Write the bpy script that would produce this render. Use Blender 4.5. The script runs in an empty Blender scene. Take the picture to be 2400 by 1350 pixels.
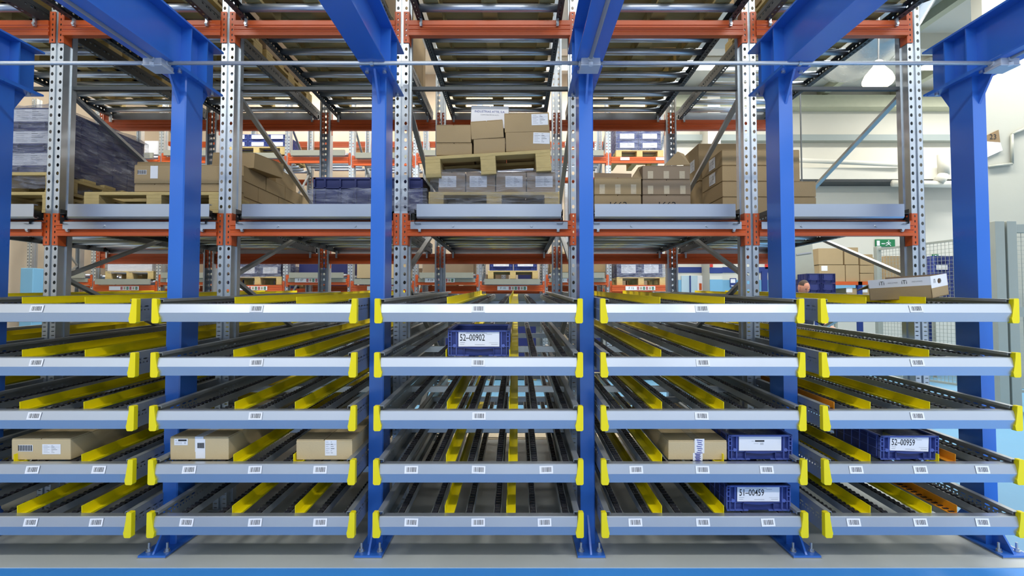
import bpy, math, random
from mathutils import Vector, Matrix, noise
R = math.radians
random.seed(7)
C = bpy.context.scene.collection

# ------------------------------------------------------------------ camera
H = 1.32                      # camera height above the floor
F_PX, CX = 1215.0, 1212.0
PITCH = math.atan(41 / F_PX)
cam = bpy.data.cameras.new('camera'); co = bpy.data.objects.new('camera', cam); C.objects.link(co)
cam.sensor_width = 36; cam.lens = 36 * F_PX / 2400; cam.shift_x = -(CX - 1200) / 2400
cam.clip_start = .05; cam.clip_end = 100
co.location = (0, 0, H); co.rotation_euler = (R(90) + PITCH, 0, 0)
bpy.context.scene.camera = co

# ------------------------------------------------------------------ world, light, exposure
sc = bpy.context.scene
sc.view_settings.view_transform = 'Standard'; sc.view_settings.look = 'None'
sc.view_settings.gamma = 1; sc.view_settings.use_curve_mapping = False
sc.view_settings.exposure = 0.45
sc.cycles.use_denoising = True
sc.cycles.max_bounces = 7; sc.cycles.diffuse_bounces = 3; sc.cycles.glossy_bounces = 4
sc.cycles.transparent_max_bounces = 12; sc.cycles.caustics_reflective = False; sc.cycles.caustics_refractive = False
sc.cycles.sample_clamp_indirect = 6
w = bpy.data.worlds.new('daylight'); sc.world = w; w.use_nodes = True
bg = w.node_tree.nodes['Background']; bg.inputs[0].default_value = (.80, .89, 1, 1); bg.inputs[1].default_value = 1.3

def area(name, loc, sx, sy, power, rot=(0, 0, 0), col=(1, .97, .92)):
    l = bpy.data.lights.new(name, 'AREA'); l.shape = 'RECTANGLE'; l.size = sx; l.size_y = sy
    l.energy = power; l.color = col
    o = bpy.data.objects.new(name, l); o.location = loc; o.rotation_euler = rot; C.objects.link(o); return o
# strip lights added under the hall ceiling to light it; bodies built further down
STRIPS = [(-5, -3.4, 190), (0, -3.4, 190), (5, -3.4, 250), (-5, 7.0, 150), (0, 7.0, 170), (5, 7.0, 230), (9.5, 7.0, 200),
          (-5, 12.0, 60), (0, 12.0, 70), (5, 12.0, 110), (11.3, 12.0, 120)]
for i, (x, y, p) in enumerate(STRIPS):
    area('added_strip_light', (x, y, 6.9), 3.6, .5, p)

# ------------------------------------------------------------------ materials
def srgb(r, g, b):
    f = lambda c: (c / 255 / 12.92) if c / 255 <= .04045 else ((c / 255 + .055) / 1.055) ** 2.4
    return (f(r), f(g), f(b), 1)
def mat(name, col, rough=.5, metal=0, var=.0, scale=20, bump=0, bscale=60, aniso=None, spec=.5, emit=None, coat=0):
    m = bpy.data.materials.new(name); m.use_nodes = True; nt = m.node_tree; b = nt.nodes['Principled BSDF']
    b.inputs['Base Color'].default_value = col; b.inputs['Roughness'].default_value = rough
    b.inputs['Metallic'].default_value = metal; b.inputs['Specular IOR Level'].default_value = spec
    if coat: b.inputs['Coat Weight'].default_value = coat; b.inputs['Coat Roughness'].default_value = .12
    if emit: b.inputs['Emission Color'].default_value = emit[0]; b.inputs['Emission Strength'].default_value = emit[1]
    tc = None
    if var or bump:
        tc = nt.nodes.new('ShaderNodeTexCoord'); mp = nt.nodes.new('ShaderNodeMapping')
        nt.links.new(tc.outputs['Object'], mp.inputs[0])
        if aniso: mp.inputs['Scale'].default_value = aniso
    if var:
        n = nt.nodes.new('ShaderNodeTexNoise'); n.inputs['Scale'].default_value = scale; n.inputs['Detail'].default_value = 5
        nt.links.new(mp.outputs[0], n.inputs['Vector'])
        mx = nt.nodes.new('ShaderNodeMix'); mx.data_type = 'RGBA'
        mx.inputs[6].default_value = tuple(c * (1 - var) for c in col[:3]) + (1,)
        mx.inputs[7].default_value = tuple(min(1, c * (1 + var)) for c in col[:3]) + (1,)
        nt.links.new(n.outputs['Fac'], mx.inputs[0]); nt.links.new(mx.outputs[2], b.inputs['Base Color'])
        mr = nt.nodes.new('ShaderNodeMapRange'); mr.inputs[3].default_value = max(.03, rough - .08); mr.inputs[4].default_value = min(1, rough + .08)
        nt.links.new(n.outputs['Fac'], mr.inputs[0]); nt.links.new(mr.outputs[0], b.inputs['Roughness'])
    if bump:
        n2 = nt.nodes.new('ShaderNodeTexNoise'); n2.inputs['Scale'].default_value = bscale; n2.inputs['Detail'].default_value = 4
        nt.links.new(mp.outputs[0], n2.inputs['Vector'])
        bp = nt.nodes.new('ShaderNodeBump'); bp.inputs['Strength'].default_value = bump; bp.inputs['Distance'].default_value = .01
        nt.links.new(n2.outputs['Fac'], bp.inputs['Height']); nt.links.new(bp.outputs[0], b.inputs['Normal'])
    return m
M = {}
M['blue'] = mat('blue_paint', srgb(50, 112, 206), .3, 0, .03, 3, coat=.3)
M['orange'] = mat('orange_paint', srgb(204, 90, 38), .38, 0, .06, 8)
M['zinc'] = mat('galvanised_steel', srgb(196, 203, 208), .34, .8, .10, 14, .04, 80)
M['zincd'] = mat('dull_galvanised_steel', srgb(172, 177, 178), .45, .6, .12, 12, .04, 60)
M['chrome'] = mat('bright_zinc_roller', srgb(206, 216, 230), .36, .8)
M['alu'] = mat('silver_front_profile', srgb(190, 197, 205), .32, .72, .02, 2)
M['pipe'] = mat('conduit_zinc', srgb(200, 206, 214), .38, .55)
M['yellow'] = mat('yellow_plastic', srgb(246, 226, 8), .4, 0, .03, 10)
M['yelrail'] = mat('yellow_rail', srgb(250, 232, 10), .42, 0, .05, 14)
M['ochre'] = mat('orange_rail', srgb(232, 150, 30), .45, 0, .05, 14)
M['black'] = mat('black_plastic', srgb(34, 34, 38), .28, 0, .1, 30)
M['dark'] = mat('dark_steel', srgb(70, 74, 76), .5, .5, .1, 20)
M['card'] = mat('cardboard', srgb(176, 153, 116), .85, 0, .06, 8, .12, 120, spec=.2)
M['card2'] = mat('pale_cardboard', srgb(206, 186, 146), .85, 0, .05, 8, .1, 120, spec=.2)
M['card3'] = mat('grey_brown_cardboard', srgb(160, 140, 116), .85, 0, .05, 8, .1, 120, spec=.2)
M['inner'] = mat('cardboard_edge', srgb(128, 106, 76), .9)
M['wood'] = mat('pallet_wood', srgb(206, 184, 128), .8, 0, .18, 9, .25, 40, aniso=(2, 14, 14), spec=.2)
M['kltb'] = mat('blue_crate_plastic', srgb(46, 60, 124), .36, 0, .05, 12)
M['kltd'] = mat('dark_blue_crate_plastic', srgb(38, 46, 104), .4, 0, .05, 12)
M['kltr'] = mat('crate_rib_plastic', srgb(84, 102, 176), .36)
M['paper'] = mat('white_paper', srgb(238, 240, 244), .7, 0, .02, 20)
M['ink'] = mat('black_ink', srgb(32, 34, 38), .8)
M['inkg'] = mat('grey_ink', srgb(140, 142, 148), .8)
M['inkb'] = mat('blue_ink', srgb(50, 60, 150), .8)
M['tape'] = mat('white_tape', srgb(225, 230, 236), .3)
M['clear'] = mat('clear_tape', srgb(205, 188, 156), .18, 0, .05, 30, .3, 60)
M['plastic_grey'] = mat('light_grey_plastic', srgb(196, 202, 212), .45, 0, .03, 15)
M['grey'] = mat('grey_paint', srgb(150, 152, 140), .45, 0, .05, 10)
M['fence'] = mat('fence_grey_paint', srgb(158, 162, 152), .4, .1, .05, 10)
M['wall'] = mat('white_wall_paint', srgb(216, 214, 202), .8, 0, .04, 2, .05, 20)
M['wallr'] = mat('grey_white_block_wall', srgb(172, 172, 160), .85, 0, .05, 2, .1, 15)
M['wallb'] = mat('light_blue_wall_paint', srgb(120, 176, 210), .6, 0, .04, 3)
M['navy'] = mat('navy_paint', srgb(36, 60, 130), .5)
M['wallfr'] = mat('grey_blue_reflection_wall', srgb(104, 124, 156), .7, 0, .04, 2)
M['wallbeige'] = mat('beige_wall_paint', srgb(214, 198, 174), .8, 0, .05, 2)
M['ledge'] = mat('grey_ledge_paint', srgb(150, 160, 158), .6)
M['olive'] = mat('pale_green_beam_paint', srgb(196, 198, 172), .6, 0, .08, 8)
M['ceil'] = mat('ceiling_sheet', srgb(226, 224, 214), .7, 0, .03, 3)
M['floorg'] = mat('grey_floor_paint', srgb(192, 198, 196), .42, 0, .10, 3.0, .04, 30)
M['floorb'] = mat('blue_floor_paint_lit', srgb(66, 150, 232), .42, 0, .05, 3.5, .03, 30)  # same paint as behind the racks, with stronger light put into the colour
M['floorc'] = mat('blue_floor_paint_shaded', srgb(104, 156, 190), .42, 0, .05, 3.5, .03, 30)  # same blue paint, muted to put the weaker light into the colour
M['floort'] = mat('tan_concrete', srgb(178, 166, 142), .6, 0, .08, 3, .03, 30)
M['greens'] = mat('green_sign', srgb(10, 120, 70), .5)
M['red'] = mat('red_sign', srgb(205, 50, 40), .5)
M['skin'] = mat('skin', srgb(206, 140, 112), .55)
M['hair'] = mat('brown_hair', srgb(60, 42, 32), .7)
M['shirt'] = mat('dark_work_jacket', srgb(38, 42, 58), .8)
M['trouser'] = mat('dark_trousers', srgb(30, 32, 40), .8)
M['lamp'] = mat('lamp_glow', (1, 1, 1, 1), .5, emit=((1, .96, .88, 1), 6))
M['duct'] = mat('silver_duct', srgb(200, 206, 210), .25, .7, .15, 5, .4, 8)
M['glassw'] = mat('window_glazing', srgb(190, 214, 226), .12, 0, .05, 3)
def film_mat(name, op, tint):
    m = bpy.data.materials.new(name); m.use_nodes = True; nt = m.node_tree
    for n in list(nt.nodes):
        if n.type != 'OUTPUT_MATERIAL': nt.nodes.remove(n)
    out = [n for n in nt.nodes if n.type == 'OUTPUT_MATERIAL'][0]
    tr = nt.nodes.new('ShaderNodeBsdfTransparent'); tr.inputs[0].default_value = (.92, .92, .94, 1)
    pb = nt.nodes.new('ShaderNodeBsdfPrincipled'); pb.inputs['Base Color'].default_value = tint
    pb.inputs['Roughness'].default_value = .12; pb.inputs['Specular IOR Level'].default_value = .9
    tc = nt.nodes.new('ShaderNodeTexCoord'); mp = nt.nodes.new('ShaderNodeMapping'); mp.inputs['Scale'].default_value = (5, 5, 26)
    n1 = nt.nodes.new('ShaderNodeTexNoise'); n1.inputs['Scale'].default_value = 1.3; n1.inputs['Detail'].default_value = 6; n1.inputs['Distortion'].default_value = 1.2
    nt.links.new(tc.outputs['Object'], mp.inputs[0]); nt.links.new(mp.outputs[0], n1.inputs['Vector'])
    bp = nt.nodes.new('ShaderNodeBump'); bp.inputs['Strength'].default_value = 1; bp.inputs['Distance'].default_value = .03
    nt.links.new(n1.outputs['Fac'], bp.inputs['Height']); nt.links.new(bp.outputs[0], pb.inputs['Normal'])
    cr = nt.nodes.new('ShaderNodeMapRange'); cr.inputs[1].default_value = .4; cr.inputs[2].default_value = .7
    cr.inputs[3].default_value = op * .45; cr.inputs[4].default_value = min(1, op * 1.7)
    nt.links.new(n1.outputs['Fac'], cr.inputs[0])
    mx = nt.nodes.new('ShaderNodeMixShader'); nt.links.new(cr.outputs[0], mx.inputs[0])
    nt.links.new(tr.outputs[0], mx.inputs[1]); nt.links.new(pb.outputs[0], mx.inputs[2]); nt.links.new(mx.outputs[0], out.inputs[0])
    return m
M['film'] = film_mat('clear_stretch_film', .22, srgb(200, 206, 214))
M['filmd'] = film_mat('dense_stretch_film', .34, srgb(176, 182, 200))

# ------------------------------------------------------------------ mesh helpers
class MB:
    def __init__(s): s.v = []; s.f = []; s.m = []
    def add(s, vs, fs, m=0):
        n = len(s.v); s.v += [tuple(v) for v in vs]; s.f += [tuple(i + n for i in f) for f in fs]; s.m += [m] * len(fs)
    def box(s, x0, x1, y0, y1, z0, z1, m=0):
        s.add([(x0, y0, z0), (x1, y0, z0), (x1, y1, z0), (x0, y1, z0), (x0, y0, z1), (x1, y0, z1), (x1, y1, z1), (x0, y1, z1)],
              [(0, 3, 2, 1), (4, 5, 6, 7), (0, 1, 5, 4), (1, 2, 6, 5), (2, 3, 7, 6), (3, 0, 4, 7)], m)
    def prism(s, pts, axis, a, b, m=0, cap=True):      # pts: closed polygon in the two other axes
        n = len(pts)
        def mk(p, t): return (t, p[0], p[1]) if axis == 0 else ((p[0], t, p[1]) if axis == 1 else (p[0], p[1], t))
        vs = [mk(p, a) for p in pts] + [mk(p, b) for p in pts]
        fs = [(i, (i + 1) % n, n + (i + 1) % n, n + i) for i in range(n)]
        if cap: fs += [tuple(range(n))[::-1], tuple(range(n, 2 * n))]
        s.add(vs, fs, m)
    def tube(s, p0, p1, r, n=10, m=0, r1=None, cap=True):
        p0, p1 = Vector(p0), Vector(p1); d = (p1 - p0).normalized(); r1 = r if r1 is None else r1
        a = d.cross(Vector((0, 0, 1)) if abs(d.z) < .9 else Vector((1, 0, 0))).normalized(); b = d.cross(a)
        vs = [p0 + (a * math.cos(t) + b * math.sin(t)) * r for t in [2 * math.pi * i / n for i in range(n)]]
        vs += [p1 + (a * math.cos(t) + b * math.sin(t)) * r1 for t in [2 * math.pi * i / n for i in range(n)]]
        fs = [(i, (i + 1) % n, n + (i + 1) % n, n + i) for i in range(n)]
        if cap: fs += [tuple(range(n))[::-1], tuple(range(n, 2 * n))]
        s.add(vs, fs, m)
    def bar(s, p0, p1, wx, wz, m=0):                   # rectangular bar between two points
        p0, p1 = Vector(p0), Vector(p1); d = (p1 - p0).normalized()
        a = d.cross(Vector((0, 0, 1)) if abs(d.z) < .9 else Vector((1, 0, 0))).normalized() * wx / 2; b = d.cross(a).normalized() * wz / 2
        vs = [p + q for p in (p0, p1) for q in (a + b, -a + b, -a - b, a - b)]
        s.add(vs, [(0, 1, 5, 4), (1, 2, 6, 5), (2, 3, 7, 6), (3, 0, 4, 7), (3, 2, 1, 0), (4, 5, 6, 7)], m)
    def holes(s, org, ua, va, wu, pitch, n, rx, ry, m=0, seg=8):   # strip of n modules along va with a hole each
        o, ua, va = Vector(org), Vector(ua), Vector(va)
        for k in range(n):
            c = o + va * (k + .5) * pitch
            inner = [c + ua * rx * math.cos(math.pi / 4 * i) + va * ry * math.sin(math.pi / 4 * i) for i in range(8)]
            h, p = wu / 2, pitch / 2
            out = [c + ua * a + va * b for a, b in ((h, 0), (h, p), (0, p), (-h, p), (-h, 0), (-h, -p), (0, -p), (h, -p))]
            s.add(out + inner, [(i, (i + 1) % 8, 8 + (i + 1) % 8, 8 + i) for i in range(8)], m)
    def lathe(s, prof, c=(0, 0, 0), n=20, m=0):
        vs = []; fs = []
        for r, z in prof:
            for i in range(n):
                t = 2 * math.pi * i / n; vs.append((c[0] + r * math.cos(t), c[1] + r * math.sin(t), c[2] + z))
        for j in range(len(prof) - 1):
            for i in range(n):
                fs.append((j * n + i, j * n + (i + 1) % n, (j + 1) * n + (i + 1) % n, (j + 1) * n + i))
        s.add(vs, fs, m)
    def mesh(s, name, mats, smooth=False):
        me = bpy.data.meshes.new(name); me.from_pydata(s.v, [], s.f)
        for m in (mats if isinstance(mats, (list, tuple)) else [mats]): me.materials.append(M[m])
        if any(s.m): me.polygons.foreach_set('material_index', s.m)
        if smooth: me.polygons.foreach_set('use_smooth', [True] * len(me.polygons))
        me.update(); return me

def ob(name, me, parent=None, loc=(0, 0, 0), rot=(0, 0, 0), label=None, cat=None, group=None, kind=None, bevel=0):
    o = bpy.data.objects.new(name, me); C.objects.link(o); o.location = loc; o.rotation_euler = rot
    if parent is not None: o.parent = parent
    if label: o['label'] = label
    if cat: o['category'] = cat
    if group: o['group'] = group
    if kind: o['kind'] = kind
    if bevel and me is not None:
        b = o.modifiers.new('bevel', 'BEVEL'); b.width = bevel; b.segments = 2; b.limit_method = 'ANGLE'
    return o
def thing(name, label, cat, loc=(0, 0, 0), rot=(0, 0, 0), group=None):
    return ob(name, None, None, loc, rot, label, cat, group)
def boxm(name, x0, x1, y0, y1, z0, z1, m):
    b = MB(); b.box(x0, x1, y0, y1, z0, z1); return b.mesh(name, m)
def P(u, v, d):               # pixel of the photograph at depth d -> world x, z
    t = (675 - v) / F_PX; zc = d * math.tan(PITCH + math.atan(t)); f = d * math.cos(PITCH) + zc * math.sin(PITCH)
    return (u - CX) * f / F_PX, zc + H
def X(u, d): return (u - CX) * d / F_PX
def Z(v, d): return P(CX, v, d)[1]

_tc = {}
def text_mesh(s, size, sx, m, bold=0):
    k = (s, size, sx, m, bold)
    if k not in _tc:
        cu = bpy.data.curves.new('txt', 'FONT'); cu.body = s; cu.size = size; cu.align_x = 'CENTER'; cu.align_y = 'CENTER'; cu.resolution_u = 2; cu.offset = bold * size
        to = bpy.data.objects.new('txt', cu); C.objects.link(to); bpy.context.view_layer.update()
        me = bpy.data.meshes.new_from_object(to.evaluated_get(bpy.context.evaluated_depsgraph_get()))
        bpy.data.objects.remove(to); bpy.data.curves.remove(cu)
        for v in me.vertices: v.co.x *= sx
        me.materials.clear(); me.materials.append(M[m]); _tc[k] = me
    return _tc[k]
def lettering(s, size, parent, loc, sx=1, m='ink', rot=(0, 0, 0), bold=0):
    return ob('lettering', text_mesh(s, size, sx, m, bold), parent, loc, (R(90) + rot[0], rot[1], rot[2]))

# ------------------------------------------------------------------ hall shell
def struct(name, me, label, loc=(0, 0, 0)):
    return ob(name, me, None, loc, label=label, kind='structure')
b = MB(); b.box(-14, 14, -9, .9, -.2, -.004); struct('floor', b.mesh('floor', 'floorg'), 'grey hall floor on the viewer side')
b = MB(); b.box(-14, 14, .9, 2.66, -.2, -.004); struct('floor', b.mesh('floor', 'floorb'), 'blue painted lane in front of the racks')
b = MB(); b.box(-14, 14, 2.66, 16, -.2, -.004); struct('floor', b.mesh('floor', 'floorc'), 'blue painted hall floor behind the racks')
b = MB(); b.box(-9, 2.72, 2.66, 5.15, -.02, 0); struct('floor', b.mesh('floor', 'floorg'), 'grey painted floor strip under the racks')
b = MB(); b.box(-9, 2.72, 5.15, 6.6, -.02, -.001); struct('floor', b.mesh('floor', 'floort'), 'tan concrete floor behind the racks')
struct('ceiling', boxm('ceiling', -14, 14, -4.2, 16, 7.2, 7.4, 'ceil'), 'white sheet ceiling of the hall')
DW = 14.0
struct('wall_back', boxm('wall_back', -14, 14, DW, DW + .2, 0, 7.2, 'wall'), 'white back wall of the hall')
struct('wall_left', boxm('wall_left', -9.2, -9, -3, DW, 0, 7.2, 'wallbeige'), 'beige left wall of the hall')
# bands, ledges and beams on the back wall and ceiling
def trim(n, u0, v0, u1, v1, m, depth=.25, label=''):
    x0, z1 = P(u0, v0, DW - depth); x1, z0 = P(u1, v1, DW - depth)
    struct('trim_%d' % n, boxm('trim', x0, x1, DW - depth, DW, z0, z1, m), label)
trim(1, 1560, 222, 2560, 250, 'olive', .35, 'pale green girder along the right of the back wall')
trim(2, 1560, 315, 2560, 329, 'ledge', .2, 'grey ledge across the white wall under the girder')
trim(3, 1560, 393, 2560, 420, 'wall', .5, 'white boxed duct along the wall')
trim(4, 1560, 421, 2560, 426, 'dark', .5, 'dark line under the boxed duct')
trim(5, 1590, 626, 2300, 639, 'navy', .02, 'navy stripe along the back wall')
trim(6, 1590, 656, 2300, 716, 'wallb', .03, 'light blue dado of the back wall')
bm_ = MB()
for k, yy in enumerate((6.2, 8.6, 11.0)):
    bm_ = MB(); bm_.box(-14, 14, yy, yy + .3, 6.85, 7.2); struct('trim_%d' % (7 + k), bm_.mesh('trim', 'ceil'), 'white ceiling beam across the hall')
for k, xx in enumerate((-8, -4, 6.3, 8.2, 10.2)):
    struct('trim_%d' % (10 + k), boxm('trim', xx, xx + .16, -3, DW, 7.0, 7.2, 'olive' if xx > 5 else 'ceil'), 'purlin running back under the ceiling')
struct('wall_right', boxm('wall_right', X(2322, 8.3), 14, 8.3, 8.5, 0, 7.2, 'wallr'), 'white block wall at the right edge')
struct('wall_front_added', boxm('wall_front_added', -14, 14, -7.2, -7, 0, 4.3, 'wallfr'), 'unseen grey blue wall added behind the viewer for reflections, open above')  # unseen wall, added so the shelf fronts reflect a dimmer grey blue
# beige panels behind the far rack
struct('wall_inner', boxm('wall_inner', -9, X(1545, 13), 13.0, 13.1, 1.5, 7.2, 'wallbeige'), 'beige wall behind the second rack')

# ------------------------------------------------------------------ blue columns and roof beams
COLX = [-3.03, -1.909, -.779, .3885, 1.516, 2.609]
COLN = ['at the left picture edge', 'second from the left', 'left of the centre bay', 'right of the centre bay', 'second from the right', 'rightmost']
ZB = H + 1.305                # underside of the beams
b = MB(); b.prism([(-.04, .0), (-.034, -.006 + .006), (.034, 0), (.04, .006), (.04, .157), (.034, .163), (-.034, .163), (-.04, .157)], 2, .012, ZB - .012)
shaft = b.mesh('shaft', 'blue')
b = MB(); b.box(-.072, .072, -.135, .30, 0.004, .014); baseplate = b.mesh('base_plate', 'blue')
b = MB(); b.box(-.075, .075, -.138, .303, 0, .004); grout = b.mesh('shim', 'zincd')
b = MB(); b.prism([(-.125, .014), (0, .014), (0, .17)], 0, -.005, .005); b.prism([(.163, .014), (.29, .014), (.163, .17)], 0, -.005, .005); gus = b.mesh('gusset', 'blue')
b = MB(); b.prism([(-.10, ZB - .012), (0, ZB - .012), (0, ZB - .17)], 0, -.006, .006); b.prism([(.163, ZB - .012), (.26, ZB - .012), (.163, ZB - .17)], 0, -.006, .006); gust = b.mesh('gusset', 'blue')
b = MB(); b.box(-.075, .075, -.12, .28, ZB - .012, ZB); topplate = b.mesh('top_plate', 'blue')
b = MB(); b.tube((0, 0, .014), (0, 0, .06), .006, 8); b.tube((0, 0, .014), (0, 0, .018), .016, 12); b.tube((0, 0, .018), (0, 0, .03), .012, 6); anchor = b.mesh('anchor_bolt', 'zinc')
b = MB(); b.tube((0, 0, -.012), (0, 0, 0), .011, 6); hexb = b.mesh('bolt', 'zinc')
b = MB()
for z0, z1, hw in ((0, .011, .07), (.269, .28, .07)): b.box(-hw, hw, -1.6, 3.2, z0, z1)
b.box(-.004, .004, -1.6, 3.2, .011, .269); ibeam = b.mesh('girder', 'blue')
b = MB(); b.box(-.062, .062, 0, .008, .011, .269); stiff = b.mesh('stiffener', 'blue')
for x, n in zip(COLX, COLN):
    t = thing('steel_column', 'glossy blue steel box column with bolted foot, %s' % n, 'column', (x, 2.887, 0), group='blue columns between the flow shelf bays')
    ob('shaft', shaft, t); ob('base_plate', baseplate, t); ob('shim', grout, t); ob('gusset', gus, t); ob('gusset', gust, t); ob('top_plate', topplate, t)
    for sx in (-.048, .048):
        for yy in (-.085, .25): ob('anchor_bolt', anchor, t, (sx, yy, 0))
        for yy in (-.07, .235): ob('bolt', hexb, t, (sx, yy, ZB - .012))
    g = thing('roof_beam', 'blue steel I-beam running overhead on the column %s' % n, 'beam', (x, 0, ZB), group='blue overhead beams')
    ob('girder', ibeam, g)
    for yy in (2.89, 3.04): ob('stiffener', stiff, g, (0, yy, 0))

# conduits and junction boxes
YC, ZC = 2.74, Z(148, 2.74)
JB = [(-1.925, 'on the beam second from the left'), (.3885, 'on the beam right of the centre bay'), (2.60, 'on the rightmost beam')]
def conduit(p0, p1, label):
    b = MB(); b.tube(p0, p1, .0105, 12); t = ob('conduit_pipe', b.mesh('conduit_pipe', 'pipe', True), label=label, cat='conduit', group='galvanised conduits'); return t
conduit((-4.2, YC, ZC), (-1.975, YC, ZC), 'horizontal silver conduit left of the left junction box')
conduit((-1.875, YC, ZC), (.338, YC, ZC), 'long horizontal silver conduit crossing from left to centre junction box')
conduit((.439, YC, ZC), (2.55, YC, ZC), 'horizontal silver conduit between centre and right junction boxes')
for i, (x, n) in enumerate(JB):
    t = thing('junction_box', 'light grey plastic junction box %s' % n, 'junction box', (x, YC, ZC))
    bb = MB(); bb.prism([(-.05, -.022), (-.044, -.032), (.044, -.032), (.05, -.022), (.05, .022), (.044, .026), (-.044, .026), (-.05, .022)], 1, -.05, .05)
    ob('housing', bb.mesh('housing', 'plastic_grey'), t, bevel=.004)
    bb = MB(); bb.box(-.053, .053, -.053, .053, -.036, -.026); ob('lid', bb.mesh('lid', 'plastic_grey'), t, bevel=.004)
    for gp in (((0, -.058, 0), (0, -.045, 0)), ((-.058, 0, 0), (-.045, 0, 0)), ((.045, 0, 0), (.058, 0, 0))):
        bb = MB(); bb.tube(gp[0], gp[1], .017, 12); ob('gland', bb.mesh('gland', 'plastic_grey'), t)
    bb = MB(); bb.tube((0, -.05, -.037), (0, -.05, -.02), .012, 10); ob('screw', bb.mesh('screw', 'paper'), t)
    conduit((x, YC - .05, ZC + .004), (x, -1.2, ZC + .004), 'silver conduit running overhead from the junction box %s' % n)
clip = MB(); clip.tube((-.008, 0, 0), (.008, 0, 0), .016, 12); clip.box(-.004, .004, -.006, .006, .012, .045); clipm = clip.mesh('clip', 'zinc')
for x, n in ((-.779, 'left of centre'), (1.516, 'right of centre')):
    ob('pipe_clip', clipm, None, (x, YC, ZC), label='small metal clip holding the conduit under the beam %s' % n, cat='clip')

# ------------------------------------------------------------------ flow shelves
TY = 2.642; SL = .042; TL = 2.66
LEVEL_V = [711.5, 837.5, 962, 1087.5, 1210.5]
LZ = [Z(v, TY) for v in LEVEL_V]
def tx(u): return (u - CX) * TY / F_PX
BAYS = [(tx(-165), tx(326)), (tx(361), tx(838.5)), (tx(880), tx(1365)), (tx(1406), tx(1881)), (tx(1919), tx(2381)), (-4.11, -3.07)]  # last bay lies out of view, added to shade the left side
BN = ['leftmost bay', 'second bay from the left', 'centre bay', 'second bay from the right', 'rightmost bay', 'shading bay added beyond the left edge']
LN = ['top', 'second from top', 'middle', 'second from bottom', 'bottom']
# wheel track: galvanised channel with black wheels
b = MB(); b.box(-.019, -.016, .045, TL, -.045, -.012); b.box(.016, .019, .045, TL, -.045, -.012); b.box(-.019, .019, .045, TL, -.047, -.044)
track = b.mesh('wheel_track', 'zincd')
b = MB(); k = 0; yy = .075
while yy < TL - .03:
    b.tube((-.013, yy, -.018), (.013, yy, -.018), .0145, 10); yy += .036
wheels = b.mesh('wheels', 'black')
def rail_mesh(side, m):
    b = MB(); w2 = .023
    b.box(-w2, w2, .05, TL - .02, -.012, -.009); xx = -w2 if side < 0 else w2
    b.box(min(xx, xx - side * .003), max(xx, xx - side * .003), .05, TL - .02, -.012, .032)
    b.box(w2 * -side - .0015, w2 * -side + .0015, .05, TL - .02, -.012, -.002)
    return b.mesh('lane_divider', m)
railL, railR = rail_mesh(-1, 'yelrail'), rail_mesh(1, 'yelrail')
b = MB()      # orange guide strip
b.box(-.02, .02, .06, 1.1, -.012, -.008); b.box(.017, .02, .06, 1.1, -.012, .03); ochre = b.mesh('orange_guide', 'ochre')
def side_mesh(s):             # s=-1 left panel (outer face to the left)
    b = MB(); x = 0
    zt, zb = .021, -.092
    n1 = int(TL / .05)
    b.add([(x, 0, zt), (x, TL, zt), (x, TL, zt - .028), (x, 0, zt - .028)], [(0, 1, 2, 3)])
    b.holes((x, 0, zt - .037), (0, 0, 1), (0, 1, 0), .018, .05, n1, .004, .017)
    b.holes((x, 0, zt - .055), (0, 0, 1), (0, 1, 0), .018, .025, n1 * 2, .0045, .0045)
    b.add([(x, 0, zt - .064), (x, TL, zt - .064), (x, TL, zb), (x, 0, zb)], [(0, 1, 2, 3)])
    b.box(min(x, x - s * .028), max(x, x - s * .028), 0, TL, zt - .001, zt + .002)
    b.box(min(x, x - s * .026), max(x, x - s * .026), 0, TL, zb - .002, zb + .001)
    b.box(x - s * .028 - .001, x - s * .028 + .001, 0, TL, zt - .012, zt)
    return b.mesh('side_panel', 'zincd')
sideL, sideR = side_mesh(-1), side_mesh(1)
def cap_mesh(s):
    b = MB(); prof = [(0, .022), (-.004, .026), (-.022, .026), (-.026, .022), (-.027, -.005), (-.037, -.068), (-.040, -.074), (-.036, -.096), (-.031, -.1), (-.006, -.1), (0, -.094)]
    if s < 0: prof = [(-p[0], p[1]) for p in prof][::-1]
    b.prism(prof, 1, -.016, .012)
    return b.mesh('end_cap', 'yellow')
capL, capR = cap_mesh(-1), cap_mesh(1)
# barcode label
def barcode(mat_bg='paper'):
    b = MB(); b.box(-.034, .034, -.001, 0, -.0185, .0185, 0)
    xx = -.024; rr = random.Random(3)
    while xx < .024:
        wv = rr.choice((.0013, .0013, .0022, .003)); b.box(xx, xx + wv, -.0014, -.0009, -.011, .012, 1); xx += wv + rr.choice((.0012, .002, .0028))
    return b.mesh('barcode_label', [mat_bg, 'ink'])
barm = barcode()
LABX = {}                     # pixel x of the barcode labels per bay / level
for bi, us in enumerate(([90, 89, 84], [603, 603, 601], [1121, 1121, 1123], [1644, 1646, 1643], [2144, 2147, 2147])):
    for li in range(3): LABX[bi, li] = [us[li]]
LABX[0, 3] = [80, 235]; LABX[0, 4] = [76, 229]; LABX[1, 3] = [446, 600, 752]; LABX[1, 4] = [440, 600, 752]
LABX[2, 3] = [965, 1122, 1280]; LABX[2, 4] = [965, 1121, 1276]; LABX[3, 3] = [1490, 1645, 1795]; LABX[3, 4] = [1488, 1646, 1798]
LABX[4, 3] = [2004, 2154, 2299]; LABX[4, 4] = [1998, 2154, 2299]
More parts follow.
